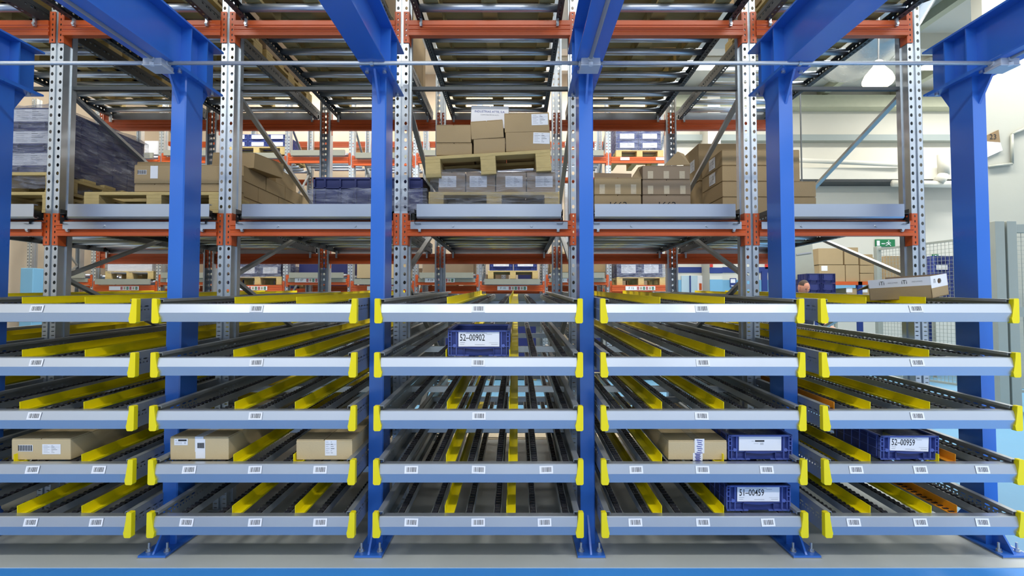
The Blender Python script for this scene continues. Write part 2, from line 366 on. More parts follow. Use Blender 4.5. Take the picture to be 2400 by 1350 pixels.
RAILU = [[(40, 190), (40, 190), (34, 187), (20, 182), (28, 182)], [(548, 695), (545, 692), (548, 692), (545, 688), (542, 692)],
         [(1055, 1204), (1052, 1204), (1055, 1203), (1053, 1202), (1050, 1197)], [(1555 - 7, 1702), (1550, 1702), (1552, 1700), (1552, 1700), (1552, 1700)],
         [(2040, 2182), (2048, 2190), (2050, 2192), (2050, 2214), (2050, 2196)], [(-480, -330)] * 5]
for bi, (x0, x1) in enumerate(BAYS):
    W = x1 - x0
    b = MB(); b.prism([(.046, 0), (.004, 0), (0, -.004), (-.0125, -.046), (.001, -.0925), (.03, -.0945), (.03, -.0925), (.004, -.0905), (-.0095, -.046), (.003, -.006), (.006, -.003), (.046, -.003)], 0, .03, W - .03)
    fb = b.mesh('front_beam', 'alu')
    b = MB(); b.prism([(0, -.012), (.03, -.012), (.03, -.075), (0, -.075)], 0, .003, W - .003); rb = b.mesh('rear_beam', 'zinc')
    b = MB(); b.prism([(0, -.047), (.04, -.047), (.04, -.085), (.036, -.085), (.036, -.051), (.004, -.051), (.004, -.085), (0, -.085)], 0, .003, W - .003); cb = b.mesh('cross_bar', 'zinc')
    for li, z in enumerate(LZ):
        t = thing('flow_shelf', 'yellow railed flow shelf, %s in the %s' % (LN[li], BN[bi]), 'shelf', (x0, TY, z), group='carton flow shelves')
        ob('front_beam', fb, t)
        ob('end_cap', capL, t, (0, 0, 0)); ob('end_cap', capR, t, (W, 0, 0))
        ob('side_panel', sideL, t, (.018, .005, 0), (SL, 0, 0)); ob('side_panel', sideR, t, (W - .018, .005, 0), (SL, 0, 0))
        for yy in (.85, 1.75): ob('cross_bar', cb, t, (0, yy, yy * SL))
        ob('rear_beam', rb, t, (0, TL, TL * SL + .012))
        fz = TY * math.cos(PITCH) + (z - H) * math.sin(PITCH)
        rx = [(u - CX) * fz / F_PX - x0 for u in RAILU[bi][li]]
        side = railL if bi != 3 and bi != 4 else railR
        for r_ in rx: ob('lane_divider', side, t, (r_ if bi != 3 and bi != 4 else r_ - .01, 0, 0), (SL, 0, 0))
        lanes = [(0, rx[0]), (rx[0], rx[1]), (rx[1], W)]
        for a, c in lanes:
            for q in (.28, .74):
                xx = a + (c - a) * q + (.012 if a else .02)
                wt = ob('wheel_track', track, t, (xx, 0, 0), (SL, 0, 0)); ob('wheels', wheels, wt, kind='stuff')
        if bi == 4 and li in (2, 3, 4):
            ob('orange_guide', ochre, t, (W - .3 + (0 if li != 2 else -.62), 0, 0), (SL, 0, 0), label='orange guide strip')
        for u in LABX.get((bi, li), []):
            lx = (u - CX) * fz / F_PX - x0
            ob('barcode_label', barm, t, (lx, -.0085, -.026 if li < 2 or True else 0), (R(-16), random.uniform(-.03, .03), 0))

# ------------------------------------------------------------------ stickers, cartons, crates, pallets
_st = {}
def sticker_mesh(w, h, style):
    k = (round(w, 3), round(h, 3), style)
    if k in _st: return _st[k]
    b = MB(); rr = random.Random(hash(style) % 97 + 5)
    b.box(-w / 2, w / 2, -.0012, 0, -h / 2, h / 2, 0)
    def ln(x0, x1, z, t=.0016, m=1): b.box(x0, x1, -.0017, -.0011, z - t / 2, z + t / 2, m)
    if style == 'form':
        for j in range(6):
            z = h * (.38 - j * .14); ln(-w * .42, -w * (.1 if j % 2 else .2), z, h * .018, 2); ln(w * .0, w * (.1 + .07 * ((j * 5) % 4)), z, h * .03, 1 if j in (1, 3) else 2)
        ln(-w * .45, w * .45, h * .22, h * .008, 2)
    elif style == 'black':
        b.box(-w * .2, w * .42, -.0017, -.0011, h * .12, h * .38, 1); ln(-w * .42, -w * .3, h * .2, h * .05, 2)
        for j in range(3): ln(-w * .4, w * .1, -h * (.05 + .13 * j), h * .02, 2); ln(w * .22, w * .38, -h * (.05 + .1 * j), h * .04, 2)
    elif style == 'grid':
        for j in range(9): b.box(-w * .5 + w * j / 9, -w * .5 + w * (j + .62) / 9, -.0017, -.0011, -h * .42, h * .45, 1)
    elif style == 'card':
        ln(-w * .42, w * .1, h * .43, h * .03, 2); ln(-w * .32, w * .2, h * .34, h * .02, 2); ln(w * .18, w * .32, h * .26, h * .02, 2)
        ln(-w * .46, -w * .34, -h * .24, h * .02, 2); ln(-w * .46, -w * .36, -h * .36, h * .02, 2); ln(-w * .1, w * .14, -h * .38, h * .02, 2)
        ln(w * .25, w * .47, -h * .25, h * .01, 2); ln(w * .3, w * .46, -h * .36, h * .02, 2)
    elif style == 'cardm':
        b.box(-w * .12, w * .1, -.0017, -.0011, h * .08, h * .18, 1); ln(-w * .2, -w * .15, h * .12, h * .02, 2); ln(-w * .15, -w * .04, -h * .04, h * .015, 2)
        for j in range(3): ln(0, w * .08, -h * (.0 + .05 * j), h * .02, 2)
    elif style == 'scribble':
        for j in range(7):
            z = h * (.42 - j * .14); b.bar((-w * .3 + w * .05 * (j % 3), -.0015, z), (w * .3 - w * .08 * (j % 2), -.0015, z - h * .06), .0004, .004, 3)
    _st[k] = b.mesh('sticker', ['paper', 'ink', 'inkg', 'inkb']); return _st[k]
_cm = {}
def carton_mesh(w, d, h, m, seam=True):
    k = (round(w, 3), round(d, 3), round(h, 3), m)
    if k in _cm: return _cm[k]
    b = MB(); g = .0015
    b.box(-w / 2, w / 2, 0, d, 0, h - .006, 0)
    # two top flaps with a seam between them
    b.box(-w / 2 + .001, -g, .001, d - .001, h - .006, h, 0); b.box(g, w / 2 - .001, .001, d - .001, h - .006, h, 0)
    _cm[k] = b.mesh('carton', [m]); return _cm[k]
def carton(x0, x1, y, d, z0, z1, label, group=None, m='card', rot=(0, 0, 0), tape=None, st=(), cat='box', name='cardboard_box'):
    w, h = x1 - x0, z1 - z0
    o = ob(name, carton_mesh(w, d, h, m), None, ((x0 + x1) / 2, y, z0), rot, label, cat, group, bevel=.004)
    if tape is not None:
        tw = .022
        b = MB(); b.box(-tw, tw, -.001, 0, h * .35, h + .001); b.box(-tw, tw, -.001, d, h, h + .0012)
        ob('tape', b.mesh('tape', tape), o)
    for (fx, fz, sw, sh, sty, *r) in st:
        ob('sticker', sticker_mesh(sw, sh, sty), o, ((fx - .5) * w, -.0006, fz * h), (0, r[0] if r else 0, 0))
    return o
def pcarton(u0, v0, u1, v1, y, d, label, **k):    # carton from its pixel rectangle at front depth y
    x0, z1 = P(u0, v0, y); x1, z0 = P(u1, v1, y)
    x0, x1 = sorted((x0, x1)); return carton(x0, x1, y, d, z0, z1, label, **k)

_pm = {}
def pallet(xc, y, z, w, d, label, rot=(0, 0, 0), group='wooden pallets'):
    t = thing('wooden_pallet', label, 'pallet', (xc, y, z), rot, group)
    k = (w, d)
    if k not in _pm:
        _pm[k] = (boxm('deck_board', -w / 2, w / 2, 0, .11, .118, .14, 'wood'), boxm('stringer_board', 0, .1, 0, d, .098, .118, 'wood'),
                  boxm('block', 0, .1, 0, .14, .02, .098, 'wood'), boxm('bottom_board', 0, .1, 0, d, 0, .02, 'wood'))
    db, sb, bl, bb = _pm[k]
    n = 5
    for i in range(n): ob('deck_board', db, t, (0, i * (d - .11) / (n - 1), 0), bevel=.003)
    for i, xx in enumerate((-w / 2, -.05, w / 2 - .1)):
        ob('stringer_board', sb, t, (xx, 0, 0)); ob('bottom_board', bb, t, (xx, 0, 0))
        for yy in (0, d / 2 - .07, d - .14): ob('block', bl, t, (xx, yy, 0), bevel=.003)
    return t

_kc = {}
def crate_parts(W, D, Hh, m):
    k = (W, D, Hh, m)
    if k in _kc: return _kc[k]
    r = .006
    b = MB(); t = .012
    b.box(0, W, t, D, 0, .01); b.box(t, W - t, D - t, D, .01, Hh - .008); b.box(.004, .012, t, D, .01, Hh - .008); b.box(W - .012, W - .004, t, D, .01, Hh - .008)
    b.box(.008, W - .008, .014, .02, .01, Hh - .006)
    body = b.mesh('crate_body', m)
    b = MB(); rm = 0
    b.box(0, W, 0, .016, Hh - .008, Hh); b.box(0, W, D - .014, D, Hh - .008, Hh); b.box(0, .014, 0, D, Hh - .008, Hh); b.box(W - .014, W, 0, D, Hh - .008, Hh)
    b.box(0, W * .34, .0, .014, 0, .006); b.box(W * .66, W, .0, .014, 0, .006)
    for s in (0, 1):
        fx = (lambda a: a) if s == 0 else (lambda a: W - a)
        def bx(a, c, z0, z1): b.box(min(fx(a), fx(c)), max(fx(a), fx(c)), .0, .016, z0, z1)
        bx(.0, .004, 0, Hh); bx(.016, .019, 0, Hh); bx(.042, .046, 0, Hh * .98)
        for zz in (.36, .56, .74, .88): bx(.0, .018 if zz > .5 else .03, Hh * zz, Hh * zz + .003)
        c = Vector((fx(.034), .006, Hh * .40)); b.tube((c.x, 0, c.z), (c.x, .012, c.z), .009, 12)
    ribs = b.mesh('crate_ribs', 'kltr' if m == 'kltb' else m)
    b = MB(); b.box(.046, W - .046, .006, .014, Hh * .30, Hh - .004)          # label panel
    hw0, hw1 = W * .5 - .07 * W / .3, W * .5 + .07 * W / .3
    b.box(hw0 - .003, hw0 + .001, -.001, .014, 0, Hh * .32); b.box(hw1 - .001, hw1 + .003, -.001, .014, 0, Hh * .32)
    n = 8
    for i in range(n):                                                        # bowed grip
        a0, a1 = hw0 + (hw1 - hw0) * i / n, hw0 + (hw1 - hw0) * (i + 1) / n
        q = lambda a: Hh * .31 - .007 * math.sin(math.pi * (a - hw0) / (hw1 - hw0))
        b.add([(a0, -.004, q(a0)), (a1, -.004, q(a1)), (a1, .014, q(a1)), (a0, .014, q(a0)), (a0, -.004, Hh * .345), (a1, -.004, Hh * .345), (a1, .014, Hh * .345), (a0, .014, Hh * .345)],
              [(0, 3, 2, 1), (4, 5, 6, 7), (0, 1, 5, 4), (1, 2, 6, 5), (2, 3, 7, 6), (3, 0, 4, 7)])
    grip = b.mesh('grip', m)
    b = MB()                                                                  # side ribs
    for j in range(6): yy = .03 + j * (D - .06) / 5; b.box(0, .004, yy, yy + .004, 0, Hh - .01)
    for zz in (.4, .75): b.box(0, .004, .02, D - .01, Hh * zz, Hh * zz + .003)
    sr = b.mesh('side_ribs', 'kltr' if m == 'kltb' else m)
    _kc[k] = (body, ribs, grip, sr); return _kc[k]
def crate(x, y, z, W, D, Hh, label, group=None, m='kltb', rot=(0, 0, 0), card=None, code=None, tilt=0):
    t = thing('plastic_crate', label, 'crate', (x, y, z), rot, group)
    body, ribs, grip, sr = crate_parts(W, D, Hh, m)
    ob('crate_body', body, t); ob('crate_ribs', ribs, t); ob('grip', grip, t); ob('side_ribs', sr, t); ob('side_ribs', sr, t, (W - .004, 0, 0))
    if card:
        cw, ch = W * .66, Hh * .62
        c = ob('label_card', sticker_mesh(cw, ch, card), t, (W * .5, .004, Hh - ch / 2 - .002), (0, tilt, 0), label='white label card')
        if code:
            lettering(code, ch * .60, c, (-cw * .16, -.002, .004), .66, bold=.007)
            lettering('COMPONENTE FILTRO M38A2', ch * .085, c, (-cw * .08, -.002, ch * .43))
    return t
def film_box(x0, x1, y0, y1, z0, z1, label, m='film', top=True, seed=1, amp=.012, group='stretch wrapped loads'):
    nx, ny, nz = max(4, int((x1 - x0) / .05)), max(4, int((y1 - y0) / .06)), max(4, int((z1 - z0) / .03))
    b = MB()
    def g(fn, na, nb):
        vs = [fn(i / na, j / nb) for j in range(nb + 1) for i in range(na + 1)]
        vs = [Vector(v) + noise.noise_vector(Vector(v) * 9 + Vector((seed, 0, 0))) * amp for v in vs]
        b.add(vs, [(j * (na + 1) + i, j * (na + 1) + i + 1, (j + 1) * (na + 1) + i + 1, (j + 1) * (na + 1) + i) for j in range(nb) for i in range(na)])
    L = lambda a, c, t: a + (c - a) * t
    g(lambda a, c: (L(x0, x1, a), y0, L(z0, z1, c)), nx, nz); g(lambda a, c: (x1, L(y0, y1, a), L(z0, z1, c)), ny, nz)
    g(lambda a, c: (x0, L(y1, y0, a), L(z0, z1, c)), ny, nz)
    if top: g(lambda a, c: (L(x0, x1, a), L(y0, y1, c), z1), nx, ny)
    return ob('stretch_film', b.mesh('stretch_film', m, True), label=label, cat='film', group=group)

# loads on the flow shelves -------------------------------------------------
ty = TY + .07
def shelf_z(li, y): return LZ[li] + (y - TY) * SL - .003
def sx_at(u, v, y): return P(u, v, y)[0]
def tray_carton(li, u0, u1, vtop, y, d, label, **k):
    x0, zt = P(u0, vtop, y); x1, _ = P(u1, vtop, y); z0 = shelf_z(li, y)
    return carton(x0, x1, y, d, z0, zt, label, rot=(SL, 0, 0), **k)
tray_carton(3, 29, 167, 1027, ty, 1.15, 'long cardboard box with white sticker and printed barcode in the leftmost bay', m='card2',
            st=[(.24, .55, .075, .034, 'grid'), (.68, .5, .095, .052, 'form')])
tray_carton(3, 400, 537, 1023, ty, .95, 'long cardboard box with white tape over its edge in the second bay from the left', m='card2', tape='tape',
            st=[(.19, .78, .07, .034, 'black'), (.52, .48, .05, .1, 'plain'), (.53, .62, .036, .03, 'grid')])
tray_carton(3, 695, 826, 1030, ty, .75, 'pale cardboard box with printed barcode beside the column left of centre', m='card2', st=[(.62, .6, .06, .08, 'form')])
tray_carton(3, 1566, 1703, 1032, ty, .85, 'closed cardboard box with blue-scribbled tape in the second bay from the right', m='card2', tape='clear',
            st=[(.53, .72, .05, .075, 'scribble'), (.5, .16, .05, .04, 'scribble')])
def tray_crate(li, u0, u1, vtop, y, label, D=.4, **k):
    x0, zt = P(u0, vtop, y); x1, _ = P(u1, vtop, y); z0 = shelf_z(li, y)
    return crate(x0, y, z0, x1 - x0, D, zt - z0, label, rot=(SL, 0, 0), **k)
tray_crate(1, 1050, 1195, 774, ty, 'blue plastic crate labelled 52-00902 on the second shelf of the centre bay', card='card', code='52–00902')
tray_crate(1, 1050, 1195, 774, ty + .42, 'empty blue plastic crate just behind crate 52-00902', card='plain')
tray_crate(1, 1050, 1195, 770, ty + .84, 'blue plastic crate rearmost behind crate 52-00902', card='plain')
tray_crate(3, 1706, 1856, 1019, ty, 'blue plastic crate with plain white card and small black label', card='cardm')
tray_crate(3, 1706, 1856, 1019, ty + .42, 'blue plastic crate behind the one with the plain white card', card='plain')
tray_crate(4, 1702, 1852, 1137, ty, 'blue plastic crate labelled 51-00459 on the bottom shelf', card='card', code='51–00459')
tray_crate(4, 1702, 1852, 1137, ty + .42, 'blue plastic crate behind crate 51-00459', card='plain')
tray_crate(3, 2062, 2199, 1021, ty, 'blue plastic crate labelled 52-00959 in the rightmost bay', card='card', code='52–00959', tilt=.03)
tray_crate(3, 2062, 2199, 1021, ty + .42, 'blue plastic crate behind crate 52-00959', card='plain')
def bag(x, y, z, w, d, h, label, seed):
    b = MB(); n = 14; vs = []
    for j in range(n + 1):
        for i in range(n + 1):
            a, c = i / n, j / n; e = math.sin(math.pi * a) ** .4 * math.sin(math.pi * c) ** .4
            p = Vector((x + w * a, y + d * c, z + h * e)); p += noise.noise_vector(p * 22 + Vector((seed, 3, 1))) * .014; vs.append(p)
    b.add(vs, [(j * (n + 1) + i, j * (n + 1) + i + 1, (j + 1) * (n + 1) + i + 1, (j + 1) * (n + 1) + i) for j in range(n) for i in range(n)])
    return ob('plastic_bag', b.mesh('plastic_bag', 'filmd', True), label=label, cat='bag')
for (li, u, v, l) in ((3, 1712, 1019, 'crumpled clear plastic bag filling the crate with the plain white card'), (4, 1708, 1137, 'crumpled clear plastic bag filling crate 51-00459'),
                      (3, 2066, 1021, 'crumpled clear plastic bag filling crate 52-00959')):
    x, z = P(u, v, ty); bag(x, ty + .025, z - .03, .30, .35, .04, l, li + u)
# tilted tray box with a hand hole on the top shelf at the right
t = thing('tray_box', 'open cardboard tray with white printed rim and hand hole on the top right shelf', 'box', (2.20, 2.745, LZ[0] + .028), (R(6), R(-2), R(-58)))
bw, bd, bh, tk = .30, .22, .118, .004
def wallp(nm, a, c, z0, z1, m):
    b = MB(); d_ = (Vector(c) - Vector(a)); nrm = Vector((-d_.y, d_.x, 0)).normalized() * tk
    a, c = Vector(a), Vector(c); b.add([a + Vector((0, 0, z0)), c + Vector((0, 0, z0)), c + nrm + Vector((0, 0, z0)), a + nrm + Vector((0, 0, z0)), a + Vector((0, 0, z1)), c + Vector((0, 0, z1)), c + nrm + Vector((0, 0, z1)), a + nrm + Vector((0, 0, z1))],
          [(0, 3, 2, 1), (4, 5, 6, 7), (0, 1, 5, 4), (1, 2, 6, 5), (2, 3, 7, 6), (3, 0, 4, 7)]); return ob(nm, b.mesh(nm, m), t)
b = MB(); b.box(-bw, 0, 0, bd, 0, .004); ob('bottom', b.mesh('bottom', 'card'), t)
wallp('long_side', (-bw, 0, 0), (0, 0, 0), 0, bh * .6, 'card'); wallp('printed_rim', (-bw, 0, 0), (0, 0, 0), bh * .6, bh, 'paper')
wallp('long_side', (0, bd, 0), (-bw, bd, 0), 0, bh, 'card3'); wallp('short_side', (-bw, bd, 0), (-bw, 0, 0), 0, bh * .8, 'card')
wallp('short_side', (0, 0, 0), (0, bd, 0), 0, bh * .45, 'card')
b = MB(); b.holes((0, 0, bh * .72), (0, 0, 1), (0, 1, 0), bh * .55, bd, 1, bh * .13, .026); b.holes((-tk, 0, bh * .72), (0, 0, 1), (0, 1, 0), bh * .55, bd, 1, bh * .13, .026)
ob('hand_hole_panel', b.mesh('hand_hole_panel', 'paper'), t)
b = MB(); b.add([(-bw, 0, bh * .8), (-bw - .07, .01, bh * .55), (-bw - .07, bd - .01, bh * .55), (-bw, bd, bh * .8), (-bw, 0, bh * .8 - .004), (-bw - .07, .01, bh * .55 - .004), (-bw - .07, bd - .01, bh * .55 - .004), (-bw, bd, bh * .8 - .004)],
                [(0, 1, 2, 3), (7, 6, 5, 4), (0, 4, 5, 1), (1, 5, 6, 2), (2, 6, 7, 3)]); ob('flap', b.mesh('flap', 'card'), t)
for xx in (-.23, -.12): lettering('iTi', .03, t, (xx, -.0015, bh * .8), .9)
for xx in (-.175, -.06): lettering('INDUSTRIES', .009, t, (xx, -.0015, bh * .8), 1, 'inkg')
lettering('iTi', .03, t, (.0015, .045, bh * .74), .9, rot=(0, 0, R(90)))

# ------------------------------------------------------------------ pallet rack
RY, RR = 3.394, 5.13
UX = [-3.061, -1.922, -.765, .397, 1.542, 2.64]
UXX = [-4.2] + UX
UN = ['left of the left column', 'second from the left', 'behind the column left of centre', 'behind the column right of centre', 'second from the right', 'rightmost']
def upright_mesh(h=4.6, m='zinc', slots=True):
    b = MB(); pit = .0555; n = int(h / pit); low = .10
    for xs in (-.0275, .0275):
        k0 = int(1.38 / pit) if slots else 0
        if slots: b.holes((xs, 0, 0), (1, 0, 0), (0, 0, 1), .034, pit / 2, k0 * 2, .0115, .0035)
        b.holes((xs, 0, k0 * pit), (1, 0, 0), (0, 0, 1), .034, pit, n - k0, .0095, .0125)
    hh = n * pit
    b.box(-.0105, -.0075, 0, .014, 0, hh); b.box(.0075, .0105, 0, .014, 0, hh); b.box(-.0105, .0105, .013, .016, 0, hh)   # groove
    for s in (-1, 1):
        b.box(min(s * .0445, s * .042), max(s * .0445, s * .042), 0, .062, 0, hh); b.box(min(s * .0445, s * .052), max(s * .0445, s * .052), .06, .064, 0, hh)
        b.box(min(s * .052, s * .0495), max(s * .052, s * .0495), .06, .1, 0, hh); b.box(min(s * .052, s * .036), max(s * .052, s * .036), .098, .1, 0, hh)
    return b.mesh('upright', m)
upm = upright_mesh()
b = MB(); b.box(-.07, .07, -.02, .12, 0, .006); footm = b.mesh('foot_plate', 'zincd')
nodesF = [H + 1.46, H + .19, H - 1.08]; nodesR = [H + 2.1, H + .83, H - .45]
def brace(p0, p1, m='zincd'):
    b = MB(); b.bar(p0, p1, .035, .022); return b.mesh('brace', m)
for x, n in zip(UX, UN):
    t = thing('rack_frame', 'perforated galvanised rack frame with diagonal braces, %s' % n, 'rack frame', (x, 0, 0), group='galvanised frames of the front rack')
    ob('upright', upm, t, (0, RY, 0)); ob('upright', upm, t, (0, RR + .1, 0), (0, 0, R(180)))
    ob('foot_plate', footm, t, (0, RY, 0)); ob('foot_plate', footm, t, (0, RR, 0))
    F0, R0 = RY + .09, RR + .01
    for a, c in (((F0, nodesF[0]), (R0, nodesR[1])), ((F0, nodesF[1]), (R0, nodesR[1])), ((F0, nodesF[1]), (R0, nodesR[2])), ((F0, nodesF[2]), (R0, nodesR[2]))):
        ob('brace', brace((0, a[0], a[1]), (0, c[0], c[1])), t)
def beam_mesh(L, hh=.1):
    b = MB(); h2 = hh
    b.prism([(0, 0), (.045, 0), (.045, h2), (0, h2), (0, h2 * .70), (.006, h2 * .64), (.006, h2 * .56), (0, h2 * .5), (0, h2 * .42), (.006, h2 * .36), (.006, h2 * .28), (0, h2 * .22)], 0, 0, L)
    return b.mesh('crossbeam', 'orange')
b = MB()
b.holes((.0, -.003, 0), (1, 0, 0), (0, 0, 1), .034, .035, 6, .0045, .0085); b.box(.0185, .0215, -.003, .06, -.002, .212); b.box(-.018, -.017, -.003, .002, 0, .21)
conL = b.mesh('connector_plate', 'orange')      # for a beam starting to the right of an upright
b = MB()
b.holes((.0, -.003, 0), (1, 0, 0), (0, 0, 1), .034, .035, 6, .0045, .0085); b.box(-.0215, -.0185, -.003, .06, -.002, .212); b.box(.017, .018, -.003, .002, 0, .21)
conR = b.mesh('connector_plate', 'orange')
VB = ['the far left bay cut by the picture edge', 'the second upper bay from the left', 'the third upper bay from the left', 'the upper centre bay', 'the second upper bay from the right', 'the rightmost upper bay']
LEV = [('lower', H + .455, H + .395), ('upper', H + 1.79, H + 1.745)]
LEVR = [H + .415, H + 1.765]
for k in range(6):
    xa, xb = UXX[k], UXX[k + 1]; L = xb - xa - .09
    for (ln, zb_, zc_), zr in zip(LEV, LEVR):
        bm = beam_mesh(L)
        t = thing('rack_beam', 'orange front rack beam, %s level, in %s' % (ln, VB[k]), 'rack beam', (xa + .045, RY - .02, zb_), group='orange beams of the front rack')
        ob('crossbeam', bm, t); ob('connector_plate', conL, t, (-.0175, .016, zc_ - zb_)); ob('connector_plate', conR, t, (L + .0175, .016, zc_ - zb_))
        t = thing('rack_beam', 'orange rear rack beam, %s level, in %s' % (ln, VB[k]), 'rack beam', (xa + .045, RR + .02, zr), group='orange beams of the front rack')
        ob('crossbeam', bm, t, (0, 0, 0)); ob('connector_plate', conL, t, (-.0175, -.002, -.04)); ob('connector_plate', conR, t, (L + .0175, -.002, -.04))

for k in range(6):
    o = ob('tie_bar', boxm('tie_bar', UXX[k] + .05, UXX[k + 1] - .05, RY + .07, RY + .1, H + 1.46, H + 1.482, 'dark'), label='thin grey tie bar across %s' % VB[k], cat='bar', group='tie bars of the front rack')
# pallet roller lanes
PL = [(-4.05, X(72, 3.3)), (X(152, 3.3), X(486, 3.3)), (X(563, 3.3), X(895, 3.3)), (X(975, 3.3), X(1316, 3.3)), (X(1395, 3.3), X(1727, 3.3)), (X(1806, 3.3), X(2125, 3.3))]
PL2 = [(-4.1, X(93, 3.36)), (X(143, 3.36), X(503, 3.36)), (X(550, 3.36), X(915, 3.36)), (X(961, 3.36), X(1331, 3.36)), (X(1386, 3.36), X(1740, 3.36)), (X(1787, 3.36), X(2136, 3.36))]
def rail_perf(s, y0, y1):
    b = MB(); L = y1 - y0; n = int(L / .042); hh = .07
    b.holes((0, y0, .05), (0, 0, 1), (0, 1, 0), .03, L / n, n, .0065, .0095); b.add([(0, y0, 0), (0, y1, 0), (0, y1, .035), (0, y0, .035)], [(0, 1, 2, 3)])
    b.holes((s * .02, y0, 0), (1, 0, 0), (0, 1, 0), .04, L / n, n, .006, .01)
    b.box(min(0, s * .03), max(0, s * .03), y0, y1, .064, .067); b.box(-.001, .001, y0, y1, .065, .095)
    return b.mesh('side_rail', 'dark')
for lev in (0, 1):
    y0, y1 = (3.34, 5.28) if lev == 0 else (3.08, 5.28)
    zr = H + (.53 if lev == 0 else 1.895)
    for k in range(6):
        xa, xb = UXX[k] + .10, UXX[k + 1] - .10
        t = thing('roller_lane', 'pallet roller lane, %s level, in %s' % (LEV[lev][0], VB[k]), 'roller lane', (0, 0, zr), group='pallet roller lanes')
        ob('side_rail', rail_perf(1, y0, y1), t, (xa, 0, 0)); ob('side_rail', rail_perf(-1, y0, y1), t, (xb, 0, 0))
        b = MB(); b.tube((xa + .01, 0, 0), (xb - .01, 0, 0), .026, 14); b.tube((xa, 0, 0), (xb, 0, 0), .008, 6); rm = b.mesh('roller', 'chrome', True)
        yy = y0 + .06
        while yy < y1: ob('roller', rm, t, (0, yy, .055)); yy += .196
        ob('tie_plate', boxm('tie_plate', xa, xb, 4.46, 4.56, .022, .028, 'grey'), t); ob('end_plate', boxm('end_plate', xa, xb, 5.2, 5.23, -.02, .06, 'zincd'), t)
        for xx in (xa + .03, xb - .03):
            b = MB(); b.box(-.008, .008, -.034, -.02, -.05, .0); b.tube((0, -.04, -.035), (0, -.02, -.035), .01, 6); ob('hanger_bracket', b.mesh('hanger_bracket', 'zinc'), t, (xx, RY, 0))
            ob('hanger_bracket', boxm('hanger_bracket', -.008, .008, -.01, .01, -.06, .01, 'zinc'), t, (xx, RR, 0))
        if lev == 0:
            xa2, xb2 = PL[k]; zt, zb2 = Z(478, 3.3) - zr, Z(511, 3.3) - zr
            b = MB(); b.prism([(0, zt), (0, zb2 + .01), (.008, zb2), (.03, zb2), (.03, zb2 + .003), (.01, zb2 + .004), (.004, zb2 + .012), (.004, zt - .004), (.03, zt - .004), (.03, zt)], 0, xa2, xb2)
            ob('front_plate', b.mesh('front_plate', 'alu'), t, (0, 3.3, 0))
            xa2, xb2 = PL2[k]; zt, zb2 = Z(519, 3.36) - zr, Z(537, 3.36) - zr
            b = MB(); b.box(xa2, xb2, 0, .006, zb2, zt); b.box(xa2, xb2, 0, .05, zt - .003, zt)
            for q in (.27, .77): b.tube((xa2 + (xb2 - xa2) * q, -.008, zb2 + .02), (xa2 + (xb2 - xa2) * q, 0, zb2 + .02), .009, 6)
            ob('lower_plate', b.mesh('lower_plate', 'alu'), t, (0, 3.355, 0))

# loads on the lower pallet level -------------------------------------------
PY, PZ = 3.42, H + .645     # PZ - .03 is the top of the rollers
def px(u, y=PY): return X(u, y)
# centre bay
xc = (px(1003) + px(1312)) / 2
pallet(xc, PY, PZ - .03, px(1312) - px(1003), 1.15, 'lower wooden pallet wrapped in film in the upper centre bay')
ztop = PZ - .03 + .14
us = [1024, 1090, 1161, 1234, 1304]
nm = ['leftmost', 'second from left', 'third from left', 'rightmost']
for i in range(4):
    carton(px(us[i]) + .003, px(us[i + 1]) - .003, PY + .01, .38, ztop, Z(402, PY), 'box with white sticker under film on the lower centre pallet, %s of four' % nm[i],
           group='boxes on the lower pallet of the centre bay', m='card3', st=[((.35, .42, .6, .6)[i], .52, .115, .075, 'form')])
film_box(px(1006), px(1310), PY - .012, PY + 1.0, PZ - .02, Z(398, PY), 'clear stretch film around the lower pallet of the centre bay', seed=4)
tl = math.atan2(17, 290)
zp = Z(408, PY - .02)
pallet((px(998) + px(1293)) / 2, PY - .03, zp - .002, px(1293) - px(998), 1.15, 'tilted upper wooden pallet resting on wrapped boxes in the centre bay', rot=(0, -tl, 0))
GT = 'boxes on the tilted pallet'
q = dict(group=GT, m='card')
pcarton(1022, 335, 1106, 364, PY, .4, 'low cardboard box at bottom left of the tilted pallet', **q)
pcarton(1022, 292, 1104, 334, PY, .4, 'cardboard box at top left of the tilted pallet', **q)
pcarton(1110, 323, 1184, 361, PY, .4, 'small cardboard box at bottom middle of the tilted pallet', **q)
pcarton(1105, 282, 1181, 324, PY - .005, .4, 'tilted cardboard box stacked in the middle of the tilted pallet', rot=(0, -.07, 0), **q)
pcarton(1186, 307, 1291, 354, PY, .4, 'lower cardboard box with sticker at the right of the tilted pallet', rot=(0, -.03, 0), st=[(.80, .62, .11, .075, 'form', .06)], **q)
pcarton(1183, 264, 1288, 309, PY, .4, 'upper cardboard box with sticker at the right of the tilted pallet', rot=(0, -.03, 0), st=[(.79, .62, .11, .075, 'form')], **q)
wb = pcarton(1103, 248, 1191, 300, PY + .18, .3, 'white printed box standing behind the brown ones on the tilted pallet', m='paper', rot=(0, .03, 0), group=GT)
wbw = px(1191, PY + .18) - px(1103, PY + .18)
lettering('INDUSTRIAS ATTE, S.A.', .021, wb, (0, -.001, .115), 1, 'inkb'); lettering('COMPONENTES DE AUTO', .011, wb, (0, -.001, .092), 1, 'inkg'); lettering('MADRID', .01, wb, (0, -.001, .05), 1, 'inkg')
